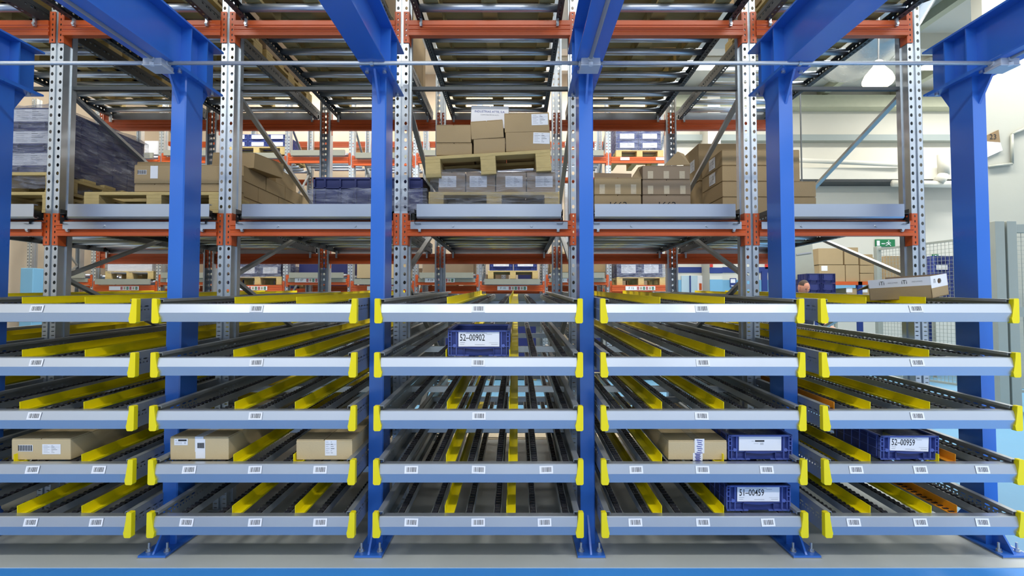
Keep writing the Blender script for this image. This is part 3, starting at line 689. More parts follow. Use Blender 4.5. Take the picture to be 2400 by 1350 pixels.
# second bay from the left: pallet with printed boxes and taller stack behind
pallet(px(355), PY, PZ - .03, px(520) - px(190), 1.0, 'wooden pallet half covered with printed boxes in the second upper bay')
G2 = 'printed boxes on the left pallet'
for (u0, u1, va, vb, l) in ((315, 408, 431, 449, 'bottom left printed box on the left pallet'), (315, 408, 386, 430, 'upper left printed box with white strip on the left pallet'),
                            (409, 516, 431, 449, 'bottom right printed box on the left pallet'), (409, 516, 386, 430, 'upper right printed box with frame print on the left pallet')):
    pcarton(u0, va, u1, vb, PY + .01, .3, l, group=G2, m='card', st=[(.5, .6, .05, .085, 'plain'), (.2, .6, .06, .03, 'grid')] if u0 < 400 and va < 400 else [])
G3 = 'tall stack of boxes beside the second frame'
yb = 3.78
rows = [(Z(478, yb), Z(460, yb)), (Z(460, yb), Z(423, yb)), (Z(423, yb), Z(386, yb))]
xr = X(566, yb)
for j, (za, zb2) in enumerate(rows):
    za = PZ - .03 if j == 0 else za
    for i in range(4):
        yy = yb + i * .345 - (.12 if j == 1 and i else 0)
        carton(xr - .42, xr + .0, yy, (.335 if not (j == 1 and i == 0) else .215), za, zb2 - .003, 'brown box in the long stack seen side-on, %s row, %s from the front' % (['bottom', 'middle', 'top'][j], ['first', 'second', 'third', 'fourth'][i]), group=G3, m='card')
carton(xr - .33, xr + .05, yb + .1, .32, rows[2][1] + .004, rows[2][1] + .12, 'loose brown box tilted on top of the long stack', m='card', rot=(0, .08, R(-14)))
carton(xr - .42, xr - .02, yb + .55, .4, rows[2][1], rows[2][1] + .13, 'large brown box on the rear of the long stack', group=G3, m='card')
carton(xr - .86, xr - .44, yb + .1, .5, PZ - .03, rows[2][1] + .05, 'brown box standing behind the printed boxes', m='card')
# far left bay: wrapped crates
GL = 'wrapped crates in the far left bay'
pallet(px(-15), PY, PZ - .03, .80, 1.0, 'wooden pallet under the wrapped load at the far left')
pallet(px(-15), PY + .03, PZ + .11, .78, .85, 'second wooden pallet stacked under the wrapped crates at the far left')
zz = PZ + .25
zt_ = Z(250, PY + .05)
for j in range(3):
    for i in range(2):
        h3 = (zt_ - zz) / 3
        crate(px(110) - (i + 1) * .385, PY + .06, zz + j * h3, .38, .8, h3 - .004, 'blue crate under film at the far left, %s layer, %s' % (['bottom', 'middle', 'top'][j], ['right', 'left'][i]), group=GL, m='kltd', card='form')
film_box(px(110) - .79, px(110) + .012, PY + .045, PY + .9, PZ + .14, zt_ + .01, 'shiny stretch film around the crates at the far left', m='filmd', seed=9, amp=.02)
# third bay: large crates in film
GM = 'large dark blue containers'
xa = px(728); hC = Z(414, PY) - (PZ - .03)
def container(x, y, z, w, d, h, label):
    t = thing('plastic_container', label, 'crate', (x, y, z), group=GM)
    b = MB(); k = .012
    b.box(0, w, k, d, 0, .02); b.box(.006, w - .006, k, k + .008, 0, h); b.box(.006, w - .006, d - .02, d - .01, 0, h); b.box(.006, .014, k, d, 0, h); b.box(w - .014, w - .006, k, d, 0, h); ob('container_body', b.mesh('container_body', 'kltd'), t)
    b = MB(); b.box(0, w, 0, .016, h - .012, h); b.box(0, .014, 0, d, h - .012, h); b.box(w - .014, w, 0, d, h - .012, h); b.box(0, w, d - .016, d, h - .012, h); ob('rim', b.mesh('rim', 'kltd'), t)
    b = MB()
    for q_ in (0, .18, .44, .70, .96): b.box(w * q_, w * q_ + .012, 0, .016, 0, h - .01)
    b.box(0, w, 0, .014, h * .7, h * .7 + .006); ob('ribs', b.mesh('ribs', 'kltd'), t)
    b = MB(); 
    for q_ in (.21, .47, .73): b.box(w * q_, w * (q_ + .2), .008, .014, h * .1, h * .62)
    ob('panels', b.mesh('panels', 'kltd'), t)
container(xa, PY + .02, PZ - .03, px(868) - xa, .7, hC, 'open dark blue container with ribs at the left of the third upper bay')
container(px(872), PY + .02, PZ - .03, px(988) - px(872), .7, hC, 'open dark blue container beside the centre bay')
film_box(px(722), px(1000), PY - .03, PY + .6, PZ - .03, Z(443, PY), 'crumpled clear film around the foot of the dark blue containers', m='filmd', top=False, seed=14, amp=.022)
bag(px(955), PY - .04, PZ - .05, .22, .2, .1, 'loose crumpled film spilling left of the centre pallet', 31)
# second bay from the right: open boxes
GR = 'brown boxes in the second upper bay from the right'
for (u0, u1, va, vb, l) in ((1393, 1503, 457, 494, 'bottom left brown box with marker writing in the second upper bay from the right'), (1393, 1503, 416, 456, 'open brown box at the left of the second upper bay from the right'),
                            (1506, 1619, 457, 494, 'bottom right brown box with marker writing in the second upper bay from the right'), (1506, 1619, 421, 456, 'taped brown box in the middle of the right pile'), (1506, 1617, 388, 420, 'top brown box with raised flaps in the right pile')):
    o = pcarton(u0, va, u1, min(vb, 500), PY + .03, .42, l, group=GR, m='card3' if u0 > 1500 else 'card')
    if vb > 470: lettering('1662', .05, o, (0, -.0015, .04), 1.3, 'ink')
    else:
        w_ = X(u1, PY) - X(u0, PY); h_ = Z(va, PY) - Z(vb, PY)
        for q_ in (-.34, 0, .34): ob('tape', boxm('tape', w_ * q_ - .018, w_ * q_ + .018, -.001, 0, .004, h_ * .6, 'clear'), o)
def flap(parent_label, pts, label):
    b = MB(); n = Vector((0, .004, 0)); a = [Vector(p) for p in pts]
    b.add(a + [p + n for p in a], [(3, 2, 1, 0), (4, 5, 6, 7), (0, 1, 5, 4), (1, 2, 6, 5), (2, 3, 7, 6), (3, 0, 4, 7)])
    return b
def pp(u, v, d): x, z = P(u, v, d); return (x, d, z)
for o in [o for o in C.objects if o.get('label') == 'top brown box with raised flaps in the right pile']:
    b = flap('', [pp(1556, 388, 3.5), pp(1618, 386, 3.5), pp(1603, 361, 3.62), pp(1588, 355, 3.62)], '')
    f_ = ob('flap', b.mesh('flap', 'card'), None); f_.parent = o; f_.matrix_parent_inverse = Matrix.Translation(-o.location)
for o in [o for o in C.objects if o.get('label') == 'open brown box at the left of the second upper bay from the right']:
    b = flap('', [pp(1393, 417, 3.84), pp(1480, 416, 3.84), pp(1480, 407, 3.88), pp(1393, 405, 3.88)], '')
    f_ = ob('flap', b.mesh('flap', 'card3'), None); f_.parent = o; f_.matrix_parent_inverse = Matrix.Translation(-o.location)
    b = flap('', [pp(1480, 417, 3.46), pp(1505, 419, 3.46), pp(1508, 388, 3.6), pp(1496, 392, 3.7)], '')
    f_ = ob('flap', b.mesh('flap', 'card'), None); f_.parent = o; f_.matrix_parent_inverse = Matrix.Translation(-o.location)
# rightmost bay: two box stacks
G5 = 'brown boxes stacked in the rightmost upper bay'
ya = 4.02; vr = [478, 461, 424, 387, 350]
cn = ['bottom', 'second', 'third', 'top']
xl = X(1696, ya)
wd = (X(1918, ya) - xl) / 2
for j in range(4):
    for i in range(2):
        if i == 1 and j >= 2: continue
        z0_, z1_ = (PZ - .03 if j == 0 else Z(vr[j], ya)), Z(vr[j + 1], ya)
        carton(xl + i * wd + .002, xl + (i + 1) * wd - .002, ya, .44, z0_, z1_ - .003, 'brown box of the front stack in the rightmost upper bay, %s layer, %s' % (cn[j], ['left', 'right'][i]), group=G5, m='card')
        if i == 0 and j in (2, 3):
            ob('sticker', sticker_mesh(.13, .09, 'form'), C.objects[-1] if False else [o for o in C.objects][-1], (-wd / 2 - .001, .2, .06), (0, 0, R(-90)))
carton(xl + wd + .002, xl + 2 * wd - .12, ya + .01, .42, Z(vr[2], ya), Z(vr[4], ya), 'brown box behind the blue column in the rightmost upper bay', group=G5, m='card')
yb5 = 4.56; xl5 = X(1641, yb5)
for j, (va, vb) in enumerate(((478, 424), (423, 336))):
    z0_ = PZ - .03 if j == 0 else Z(423, yb5)
    z1_ = Z(424, yb5) if j == 0 else Z(336, yb5)
    o = carton(xl5, xl5 + .72, yb5, .42, z0_, z1_ - .002, 'large brown box of the rear stack in the rightmost upper bay, %s' % ['lower', 'upper'][j], group=G5, m='card')
    ob('sticker', sticker_mesh(.12, .1, 'form'), o, (-.361, .16, (z1_ - z0_) * .5), (0, 0, R(-90)))

# loads on the upper level: seen from below through the rollers
Z2 = H + 1.895 + .085
for k in range(6):
    xa, xb = UXX[k] + .13, UXX[k + 1] - .13; xm = (xa + xb) / 2; wv = min(.86, xb - xa - .04)
    for jj, yy in enumerate((3.2, 4.22)):
        if k == 5 and jj == 1: continue
        pallet(xm, yy, Z2, wv, .95, 'upper level wooden pallet, %s, in %s' % (['front', 'rear'][jj], VB[k]))
        mm = ['kltd', 'card3', 'card', 'card3', 'card2', 'card'][k]
        for i in range(2):
            carton(xm - wv / 2 + i * wv / 2 + .004, xm - wv / 2 + (i + 1) * wv / 2 - .004, yy, .9, Z2 + .142, Z2 + .6,
                   'box on upper pallet, %s %s, in %s' % (['front', 'rear'][jj], ['left', 'right'][i], VB[k]), group='boxes on the upper level', m=mm)

# ------------------------------------------------------------------ second rack across the aisle
FD = 9.1
FU = [66, 217, 370, 519, 668, 820, 972, 1123, 1278, 1428, 1572]
fw = [X(u, FD) for u in FU]
upf = upright_mesh(5.0, 'zinc', False)
for i, x in enumerate(fw):
    t = thing('rack_frame', 'bright perforated frame of the rack across the aisle, number %s from the left' % ['one', 'two', 'three', 'four', 'five', 'six', 'seven', 'eight', 'nine', 'ten', 'eleven'][i], 'rack frame', (x, FD, 0), group='frames of the far rack')
    ob('upright', upf, t); ob('upright', upf, t, (0, 1.1, 0), (0, 0, R(180)))
    for a, c in (((.1, 3.0), (1.0, 3.9)), ((.1, 3.0), (1.0, 2.1)), ((.1, 1.4), (1.0, 2.1)), ((.1, 1.4), (1.0, .6)), ((.1, 4.6), (1.0, 3.9))):
        ob('brace', brace((0, a[0], a[1]), (0, c[0], c[1])), t)
codes = {3: 'F 07', 4: 'F 08', 5: 'F 09', 6: 'F 10', 7: 'F 11', 8: 'F 12'}
b = MB()
def strip_mesh():
    b = MB(); b.box(-.26, .26, -.002, 0, -.035, .035, 0)
    for i in range(6): b.box(-.06 + i * .052, -.06 + i * .052 + .038, -.003, -.0015, -.026, .026, 1 + (i % 3))
    for i in range(6): b.box(-.052 + i * .052, -.052 + i * .052 + .022, -.004, -.0025, -.012, .012, 4)
    return b.mesh('label_strip', ['paper', 'red', 'card2', 'greens', 'inkg'])
strm = strip_mesh()
kinds = [0, 1, 1, 0, 1, 0, 1, 0, 1]           # 1: beam in front with label, plate above
for i in range(-1, 9):
    xa, xb = fw[i + 1] + .045, fw[i + 2] - .045; L = xb - xa; bm = beam_mesh(L, .11)
    front = i % 2 == 0
    for lv in (0, 1):
        zb_ = (Z(683, FD) if front else Z(668, FD)) if lv == 0 else (Z(389, FD) if i % 2 == 0 and i != 8 else Z(383, FD))
        nmx = 'far rack beam, %s level, %s bay from the left' % (['lower', 'upper'][lv], ['first', 'second', 'third', 'fourth', 'fifth', 'sixth', 'seventh', 'eighth', 'ninth', 'tenth'][i + 1])
        t = thing('rack_beam', 'orange ' + nmx, 'rack beam', (xa, FD - .03, zb_), group='orange beams of the far rack')
        ob('crossbeam', bm, t); ob('connector_plate', conL, t, (-.0175, .026, -.03)); ob('connector_plate', conR, t, (L + .0175, .026, -.03))
        if lv == 0:
            if not front:
                b = MB(); b.box(.02, L - .02, -.012, 0, .05, .115); ob('lower_plate', b.mesh('lower_plate', 'grey'), t)
            s_ = ob('label_strip', strm, t, (L * .5 - (0 if front else .12), -.004 - (.012 if not front else 0), .055 if front else .08))
            if i in codes: lettering(codes[i], .055, s_, (-.16, -.003, 0), 1)
        elif i == 8:
            for xx in (.16, L - .2): b = MB(); b.box(xx, xx + .16, -.004, 0, .05, .1); ob('label_strip', b.mesh('label_strip', 'paper'), t)
        if i != 8 and (i, lv) != (2, 0): t = thing('roller_lane', 'grey fronted roller lane of the ' + nmx, 'roller lane', (xa, FD - .08, zb_ + .11), group='roller lanes of the far rack')
        if i != 8 and (i, lv) != (2, 0):
            b = MB(); b.prism([(0, .01), (0, .105), (.03, .105), (.03, .01)], 0, .05, L - .05); ob('front_plate', b.mesh('front_plate', 'grey'), t)
            b = MB(); b.tube((.03, 0, .06), (L - .03, 0, .06), .03, 8); rm = b.mesh('roller', 'chrome', True)
            for j in range(6): ob('roller', rm, t, (0, .15 + j * .2, 0))
        t = thing('rack_beam', 'orange rear ' + nmx, 'rack beam', (xa, FD + 1.12, zb_ - .08), group='orange beams of the far rack')
        ob('crossbeam', bm, t)
# loads of the far rack
def fpal(u0, u1, v0, v1, y, label): 
    return pallet((X(u0, y) + X(u1, y)) / 2, y, Z(v1, y), X(u1, y) - X(u0, y), .9, label, group='pallets in the far rack')
def ffilm(u0, u1, v0, v1, y, label, m='filmd', seed=2): return film_box(X(u0, y), X(u1, y), y, y + .8, Z(v1, y), Z(v0, y), label, m=m, seed=seed, amp=.02, group='wrapped loads in the far rack')
FY = FD + .02
fpal(1143, 1261, 634, 653, FY, 'wooden pallet above the sign F 10')
for i, (u0, u1) in enumerate(((1147, 1202), (1204, 1259))):
    for j in range(3):
        z0_ = Z(634, FY) + j * .21
        crate(X(u0, FY), FY + .02, z0_, X(u1, FY) - X(u0, FY), .6, .205, 'blue crate above the F 10 sign, %s column, %s' % (['left', 'right'][i], ['bottom', 'middle', 'top'][j]), group='blue crates above F 10', card='cardm' if j else 'card')
fpal(1446, 1560, 652, 668, FY, 'wooden pallet under the white wrapped load by sign F 12')
for i in range(2):
    for j in range(2):
        u0 = 1449 + i * 54; crate(X(u0, FY), FY + .05, Z(652, FY) + j * .26, X(u0 + 52, FY) - X(u0, FY), .6, .255, 'crate under film above the F 12 sign, %s %s' % (['lower', 'upper'][j], ['left', 'right'][i]), group='wrapped crates above F 12', card='form', m='kltd')
ffilm(1446, 1559, 596, 652, FY, 'white wrapped load above the sign F 12', seed=5)
fpal(1446, 1558, 352, 370, FY, 'wooden pallet on the upper level of the far rack at the right')
for i in range(2):
    for j in range(4):
        u0 = 1448 + i * 54; crate(X(u0, FY), FY + .05, Z(352, FY) + j * .165, X(u0 + 52, FY) - X(u0, FY), .6, .16, 'wrapped crate on the upper far rack at the right, layer %s, %s' % (['one', 'two', 'three', 'four'][j], ['left', 'right'][i]), group='wrapped crates on the upper far rack', card='form', m='kltb')
ffilm(1445, 1559, 268, 353, FY, 'clear wrapped load on the upper level of the far rack at the right', seed=6, m='film')
fpal(545, 660, 650, 667, FY, 'wooden pallet with wrapped load behind the third upper bay')
for i in range(2):
    for j in range(2):
        u0 = 549 + i * 54; crate(X(u0, FY), FY + .05, Z(650, FY) + j * .2, X(u0 + 52, FY) - X(u0, FY), .6, .195, 'wrapped dark crate behind the third upper bay, %s %s' % (['lower', 'upper'][j], ['left', 'right'][i]), group='dark wrapped crates in the far rack', card='form', m='kltd')
ffilm(544, 658, 605, 650, FY, 'shiny film around the dark crates behind the third upper bay', seed=8)
fpal(245, 358, 640, 654, FY, 'wooden pallet of the far rack behind the second upper bay')
carton(X(247, FY), X(352, FY), FY + .03, .6, Z(640, FY), Z(612, FY), 'pale wrapped box in the far rack behind the second upper bay', m='paper')
ffilm(246, 354, 611, 641, FY, 'film around the pale box in the far rack', seed=11, m='film')
for i in range(3):
    for j in range(2):
        u0 = 526 + i * 46; crate(X(u0, FY), FY + .05, Z(346, FY) + j * .13, X(u0 + 44, FY) - X(u0, FY), .6, .125, 'blue crate with white card on the upper far rack, %s layer, %s' % (['lower', 'upper'][j], ['left', 'middle', 'right'][i]), group='labelled crates on the upper far rack', card='plain')
fpal(525, 664, 346, 362, FY + .01, 'long pallet under the labelled crates of the upper far rack')
for (u0, u1, v0, v1, m_, l) in ((836, 960, 612, 652, 'card2', 'pale boxes far behind the blue column left of centre'), (990, 1110, 600, 640, 'card3', 'brown load in the far rack left of F 10'),
                                (1290, 1420, 590, 638, 'card', 'brown load in the far rack right of F 10'), (330, 362, 330, 362, 'paper', 'white pile on the upper far rack behind the left column'),
                                (700, 812, 610, 640, 'kltd', 'low dark load behind the third upper bay'), (395, 512, 600, 640, 'card3', 'brown load behind the left column')):
    carton(X(u0, FY + .3), X(u1, FY + .3), FY + .3, .6, Z(v1, FY + .3), Z(v0, FY + .3), l, group='boxes in the far rack', m=m_)
ww = ['first', 'second', 'third', 'fourth', 'fifth', 'sixth', 'seventh', 'eighth', 'ninth', 'tenth']
for i in range(10):
    pallet((fw[i] + fw[i + 1]) / 2, FD + .1, .0, .86, .9, 'wooden pallet on the floor in the %s bay of the far rack' % ww[i], group='pallets on the floor of the far rack')
    for j in range(2):
        carton((fw[i] + fw[i + 1]) / 2 - .42 + j * .425, (fw[i] + fw[i + 1]) / 2 - .005 + j * .425, FD + .12, .8, .142, .142 + .75 + .1 * ((i * 3 + j) % 3),
               'load on the floor pallet in the %s bay of the far rack, %s' % (ww[i], ['left', 'right'][j]), group='floor loads of the far rack', m=('kltd', 'card3', 'kltd', 'inner', 'card3')[(i * 2 + j) % 5])
# third row of orange racking further back
for (v, y) in ((345, 11.6), (375, 11.6), (610, 11.6), (690, 11.6)):
    t = thing('rack_beam', 'orange beam of the rearmost rack at height row %d' % (v // 10), 'rack beam', (-8.4, y, Z(v, y)), group='beams of the rearmost rack')
    ob('crossbeam', beam_mesh(X(1540, y) + 8.4, .13), t)
    if v in (375, 690): ob('deck', boxm('deck', 0, X(1540, y) + 8.4, .05, .75, .115, .13, 'grey'), t)
for i, u in enumerate((720, 870, 1000, 1180, 1330, 1400)):
    t = thing('rack_frame', 'upright of the rearmost rack, %s' % ['first', 'second', 'third', 'fourth', 'fifth', 'sixth'][i], 'rack frame', (X(u, 11.55), 11.55, 0), group='frames of the rearmost rack')
    ob('upright', upf, t)
rr = random.Random(5)
for i in range(16):
    x0 = -6.8 + i * .62
    carton(x0, x0 + rr.uniform(.35, .55), 11.75, .5, Z(375, 11.6) + .13, Z(375, 11.6) + .13 + rr.uniform(.15, .3), 'box on the rearmost rack, number %s from the left' % ['one', 'two', 'three', 'four', 'five', 'six', 'seven', 'eight', 'nine', 'ten', 'eleven', 'twelve', 'thirteen', 'fourteen', 'fifteen', 'sixteen'][i],
           group='boxes on the rearmost rack', m=rr.choice(('paper', 'card2', 'ochre', 'paper')))
    carton(x0, x0 + rr.uniform(.4, .6), 11.75, .5, Z(690, 11.6) + .13, Z(690, 11.6) + .13 + rr.uniform(.3, .8), 'dark box low on the rearmost rack, number %s from the left' % ['one', 'two', 'three', 'four', 'five', 'six', 'seven', 'eight', 'nine', 'ten', 'eleven', 'twelve', 'thirteen', 'fourteen', 'fifteen', 'sixteen'][i],
           group='dark boxes on the rearmost rack', m=rr.choice(('card3', 'kltd', 'card3', 'inner')))
# blue cabinet far left
b = MB(); x0, z1 = P(48, 628, 8); x1, z0 = P(76, 684, 8); b.box(x0, x1, 8, 8.4, 0, z1); ob('metal_locker', b.mesh('metal_locker', 'wallb'), label='tall pale blue locker seen at the far left', cat='locker', bevel=.01)

# ------------------------------------------------------------------ right background
# doors, signs on the back wall
def wallbox(name, u0, v0, u1, v1, m, label, cat=None, dep=.05, off=.0, kind=None):
    y = DW - off - dep; x0, z1 = P(u0, v0, y); x1, z0 = P(u1, v1, y)
    return ob(name, boxm(name, x0, x1, y, DW - off, z0, z1, m), label=label, cat=cat, kind=kind or 'thing')
wallbox('door_1', 1597, 646, 1640, 716, 'glassw', 'pale glazed door in the back wall', kind='structure')
wallbox('door_2', 1786, 636, 1800, 716, 'navy', 'blue framed door behind the right upright', kind='structure', dep=.08)
wallbox('trim_20', 1617, 646, 1620, 716, 'navy', 'blue door frame post', kind='structure', dep=.1)
struct('wall_column', boxm('wall_column', X(1664, 13.4), X(1694, 13.4), 13.4, 14, 0, 7.2, 'wall'), 'white wall pillar with blue foot')
y_ = 13.38; struct('trim_21', boxm('trim', X(1664, 13.39), X(1694, 13.39), y_, 13.4, 0, Z(655, y_), 'wallb'), 'light blue foot of the wall pillar')
struct('trim_22', boxm('trim', X(1664, 13.39), X(1694, 13.39), y_, 13.4, Z(640, y_), Z(627, y_), 'navy'), 'navy stripe round the wall pillar')
t = wallbox('wall_poster', 1635, 646, 1661, 690, 'paper', 'white poster with orange figure beside the pillar', 'poster', .02, .04)
b = MB(); yq = DW - .065; b.box(X(1639, yq), X(1645, yq), yq, yq + .004, Z(680, yq), Z(664, yq)); o = ob('print', b.mesh('print', 'orange'), t)
wallbox('fire_sign', 1664, 617, 1671, 626, 'red', 'small red fire sign on the wall pillar', 'sign', .02, .62)
wallbox('fire_sign', 1793, 615, 1801, 630, 'red', 'red fire sign beside the right upright', 'sign', .02, .0)
t = wallbox('notice_sign', 1711, 652, 1726, 673, 'navy', 'blue safety notice with white pictogram', 'sign', .02, .04)
b = MB(); b.box(X(1713, yq), X(1724, yq), yq, yq + .003, Z(663, yq), Z(654, yq)); b.box(X(1714, yq), X(1723, yq), yq, yq + .003, Z(671, yq), Z(669, yq)); ob('pictogram', b.mesh('pictogram', 'paper'), t)
t = wallbox('exit_sign', 2052, 561, 2098, 578, 'greens', 'green emergency exit sign with running figure', 'sign', .03, .0)
b = MB(); ye = DW - .036
def eb(u0, v0, u1, v1, th=1.6):
    p0, p1 = P(u0, v0, ye), P(u1, v1, ye); b.bar((p0[0], ye, p0[1]), (p1[0], ye, p1[1]), .004, th * .0115)
eb(2055, 570, 2062, 570, 12); eb(2066, 571, 2074, 571, 2); eb(2080, 568, 2084, 572, 3); eb(2084, 572, 2088, 576, 1.5); eb(2082, 573, 2076, 575, 1.5); eb(2079, 568, 2076, 571, 1.2); eb(2084, 568, 2088, 570, 1.2); eb(2082, 564, 2083.5, 566, 2.4)
ob('pictogram', b.mesh('pictogram', 'paper'), t)
t = wallbox('first_aid_sign', 2186, 596, 2200, 611, 'greens', 'green first aid sign with white cross', 'sign', .03, .0)
b = MB(); eb(2188, 603, 2198, 603, 3); eb(2193, 598, 2193, 608, 3); ob('pictogram', b.mesh('pictogram', 'paper'), t)
# pipes on the wall
def pipe(pts, r, label, y=13.44, m='wall'):
    b = MB()
    for (a, c) in zip(pts, pts[1:]):
        p0, p1 = P(*a, y), P(*c, y); b.tube((p0[0], y, p0[1]), (p1[0], y, p1[1]), r, 12)
    return ob('wall_pipe', b.mesh('wall_pipe', m, True), label=label, cat='pipe', kind='thing')
pipe([(1860, 375), (2110, 386)], .06, 'white pipe sloping along the back wall'); pipe([(2092, 430), (2240, 432)], .09, 'thick white pipe below the duct')
pipe([(2210, 362), (2212, 410), (2198, 428)], .13, 'bent white downpipe beside the rightmost column')
y8 = 8.27
def pipe8(pts, r, label, m='grey'): return pipe(pts, r, label, y8, m)
pipe8([(2318, 391), (2372, 384), (2372, 315), (2400, 302), (2500, 270)], .022, 'grey conduit with bends on the right wall')
t = thing('bay_sign', 'folded sign board with dark print on the right wall', 'sign')
b = MB(); ys = 8.27
b.prism([(X(2318, ys), Z(320, ys)), (X(2353, ys), Z(304, ys)), (X(2356, ys), Z(334, ys)), (X(2318, ys), Z(331, ys))], 1, ys, ys + .03); ob('tan_panel', b.mesh('tan_panel', 'inner'), t)
b = MB(); b.prism([(X(2318, ys), Z(331, ys)), (X(2356, ys), Z(334, ys)), (X(2361, ys), Z(352, ys)), (X(2318, ys), Z(371, ys))], 1, ys, ys + .03); ob('white_panel', b.mesh('white_panel', 'paper'), t)
lettering('23', .12, t, (X(2339, ys), ys - .004, Z(321, ys)), 1)
# high bay lamps, duct
def high_bay(u, v, d, r, label, tilt=(0, 0, 0)):
    x, z = P(u, v, d); t = thing('high_bay_lamp', label, 'lamp', (x, d, z), tilt)
    b = MB(); b.lathe([(.03, r * 1.7), (.06, r * 1.65), (.07, r * 1.25), (r * .6, r * .85), (r * .9, r * .35), (r, 0)], n=24); ob('shade', b.mesh('shade', 'wallbeige', True), t)
    b = MB(); b.lathe([(.001, .03), (r * .96, .03)], n=24); ob('glowing_lens', b.mesh('glowing_lens', 'lamp'), t)
    b = MB(); b.tube((0, 0, r * 1.7), (0, 0, 7.2 - z), .012, 6); ob('hanger', b.mesh('hanger', 'dark'), t)
    l = bpy.data.lights.new('bulb', 'POINT'); l.energy = 18; l.shadow_soft_size = .15; l.color = (1, .95, .85)
    lo = bpy.data.objects.new('bulb', l); lo.location = (0, 0, -.12); lo.parent = t; C.objects.link(lo)
high_bay(2058, 190, 7.4, .2, 'glowing high bay lamp hanging right of the upper rack', (R(-14), R(12), 0))
high_bay(28, 20, 7.6, .25, 'bright high bay lamp at the upper left corner')
for i, (x, y, p) in enumerate(STRIPS):
    t = thing('added_luminaire', 'white strip luminaire added under the ceiling to light the hall, %s' % ['front left', 'front centre', 'front right', 'middle left', 'middle centre', 'middle right', 'middle far right', 'rear left', 'rear centre', 'rear right', 'rear far right'][i], 'lamp', (x, y, 6.93), group='added strip luminaires')
    b = MB(); b.box(-1.8, 1.8, -.25, .25, .02, .1); ob('housing', b.mesh('housing', 'ceil'), t)
    for xx in (-1.4, 1.4): ob('hanger', boxm('hanger', xx - .01, xx + .01, -.01, .01, .1, .27, 'dark'), t)
    b = MB(); b.box(-1.75, 1.75, -.2, .2, .008, .018); ob('diffuser', b.mesh('diffuser', 'lamp'), t)
# inflated silver duct
t = None; b = MB(); n = 18; prev = None
path = [(2150, -60, 8.6, .5), (2090, 20, 9.2, .6), (2030, 82, 10.2, .72), (1985, 125, 11.2, .66), (1955, 150, 12.2, .45), (1940, 162, 12.8, .1)]
rings = []
for (u, v, d, r) in path:
    x, z = P(u, v, d); rings.append([(x + r * math.cos(2 * math.pi * i / n), d, z + r * math.sin(2 * math.pi * i / n)) for i in range(n)])
vs = [p for r_ in rings for p in r_]
b.add(vs, [(j * n + i, j * n + (i + 1) % n, (j + 1) * n + (i + 1) % n, (j + 1) * n + i) for j in range(len(rings) - 1) for i in range(n)])
ob('air_duct', b.mesh('air_duct', 'duct', True), label='large round silver air duct hanging at the upper right', cat='duct')

# mesh fences
def fence(x0, x1, y0, y1, z0, z1, step, label, posts=True, m='fence'):
    t = thing('mesh_fence', label, 'fence')
    L = math.hypot(x1 - x0, y1 - y0); n = int(L / step); b = MB()
    for i in range(n + 1):
        q_ = i / n; x, y = x0 + (x1 - x0) * q_, y0 + (y1 - y0) * q_; b.bar((x, y, z0), (x, y, z1), .004, .004)
    k_ = int((z1 - z0) / step)
    for j in range(k_ + 1):
        z = z0 + (z1 - z0) * j / k_; b.bar((x0, y0, z), (x1, y1, z), .004, .004)
    ob('wire_mesh', b.mesh('wire_mesh', m), t, kind='stuff')
    if posts:
        for (x, y) in ((x0, y0), (x1, y1)): b = MB(); b.box(x - .04, x + .04, y - .04, y + .04, 0, z1 + .05); ob('post', b.mesh('post', m), t, bevel=.005)
    b = MB(); b.bar((x0, y0, z1), (x1, y1, z1), .03, .03); ob('top_rail', b.mesh('top_rail', m), t)
    b = MB(); b.bar((x0, y0, z0), (x1, y1, z0), .03, .03); ob('bottom_rail', b.mesh('bottom_rail', m), t)
    return t
fence(X(2059, 8.6), X(2327, 6.9), 8.6, 6.9, .2, H + .93, .055, 'grey wire mesh fence behind the rightmost rack upright')
t = fence(X(2366, 6.5), 4.5 + X(2366, 6.5), 6.5, 6.5, .25, H + .97, .055, 'grey mesh gate at the right picture edge')
for u in (2338, 2366):
    b = MB(); b.box(X(u, 6.4) - .06, X(u, 6.4) + .06, 6.34, 6.46, 0, H + 1.04); ob('gate_post', b.mesh('gate_post', 'fence'), t, bevel=.006)
b = MB(); b.box(X(2362, 6.4), X(2362, 6.4) + 4, 6.36, 6.44, H + .9, H + 1.0); b.box(X(2362, 6.4), X(2362, 6.4) + 4, 6.36, 6.44, H - .14, H - .02); ob('frame_rail', b.mesh('frame_rail', 'fence'), t)
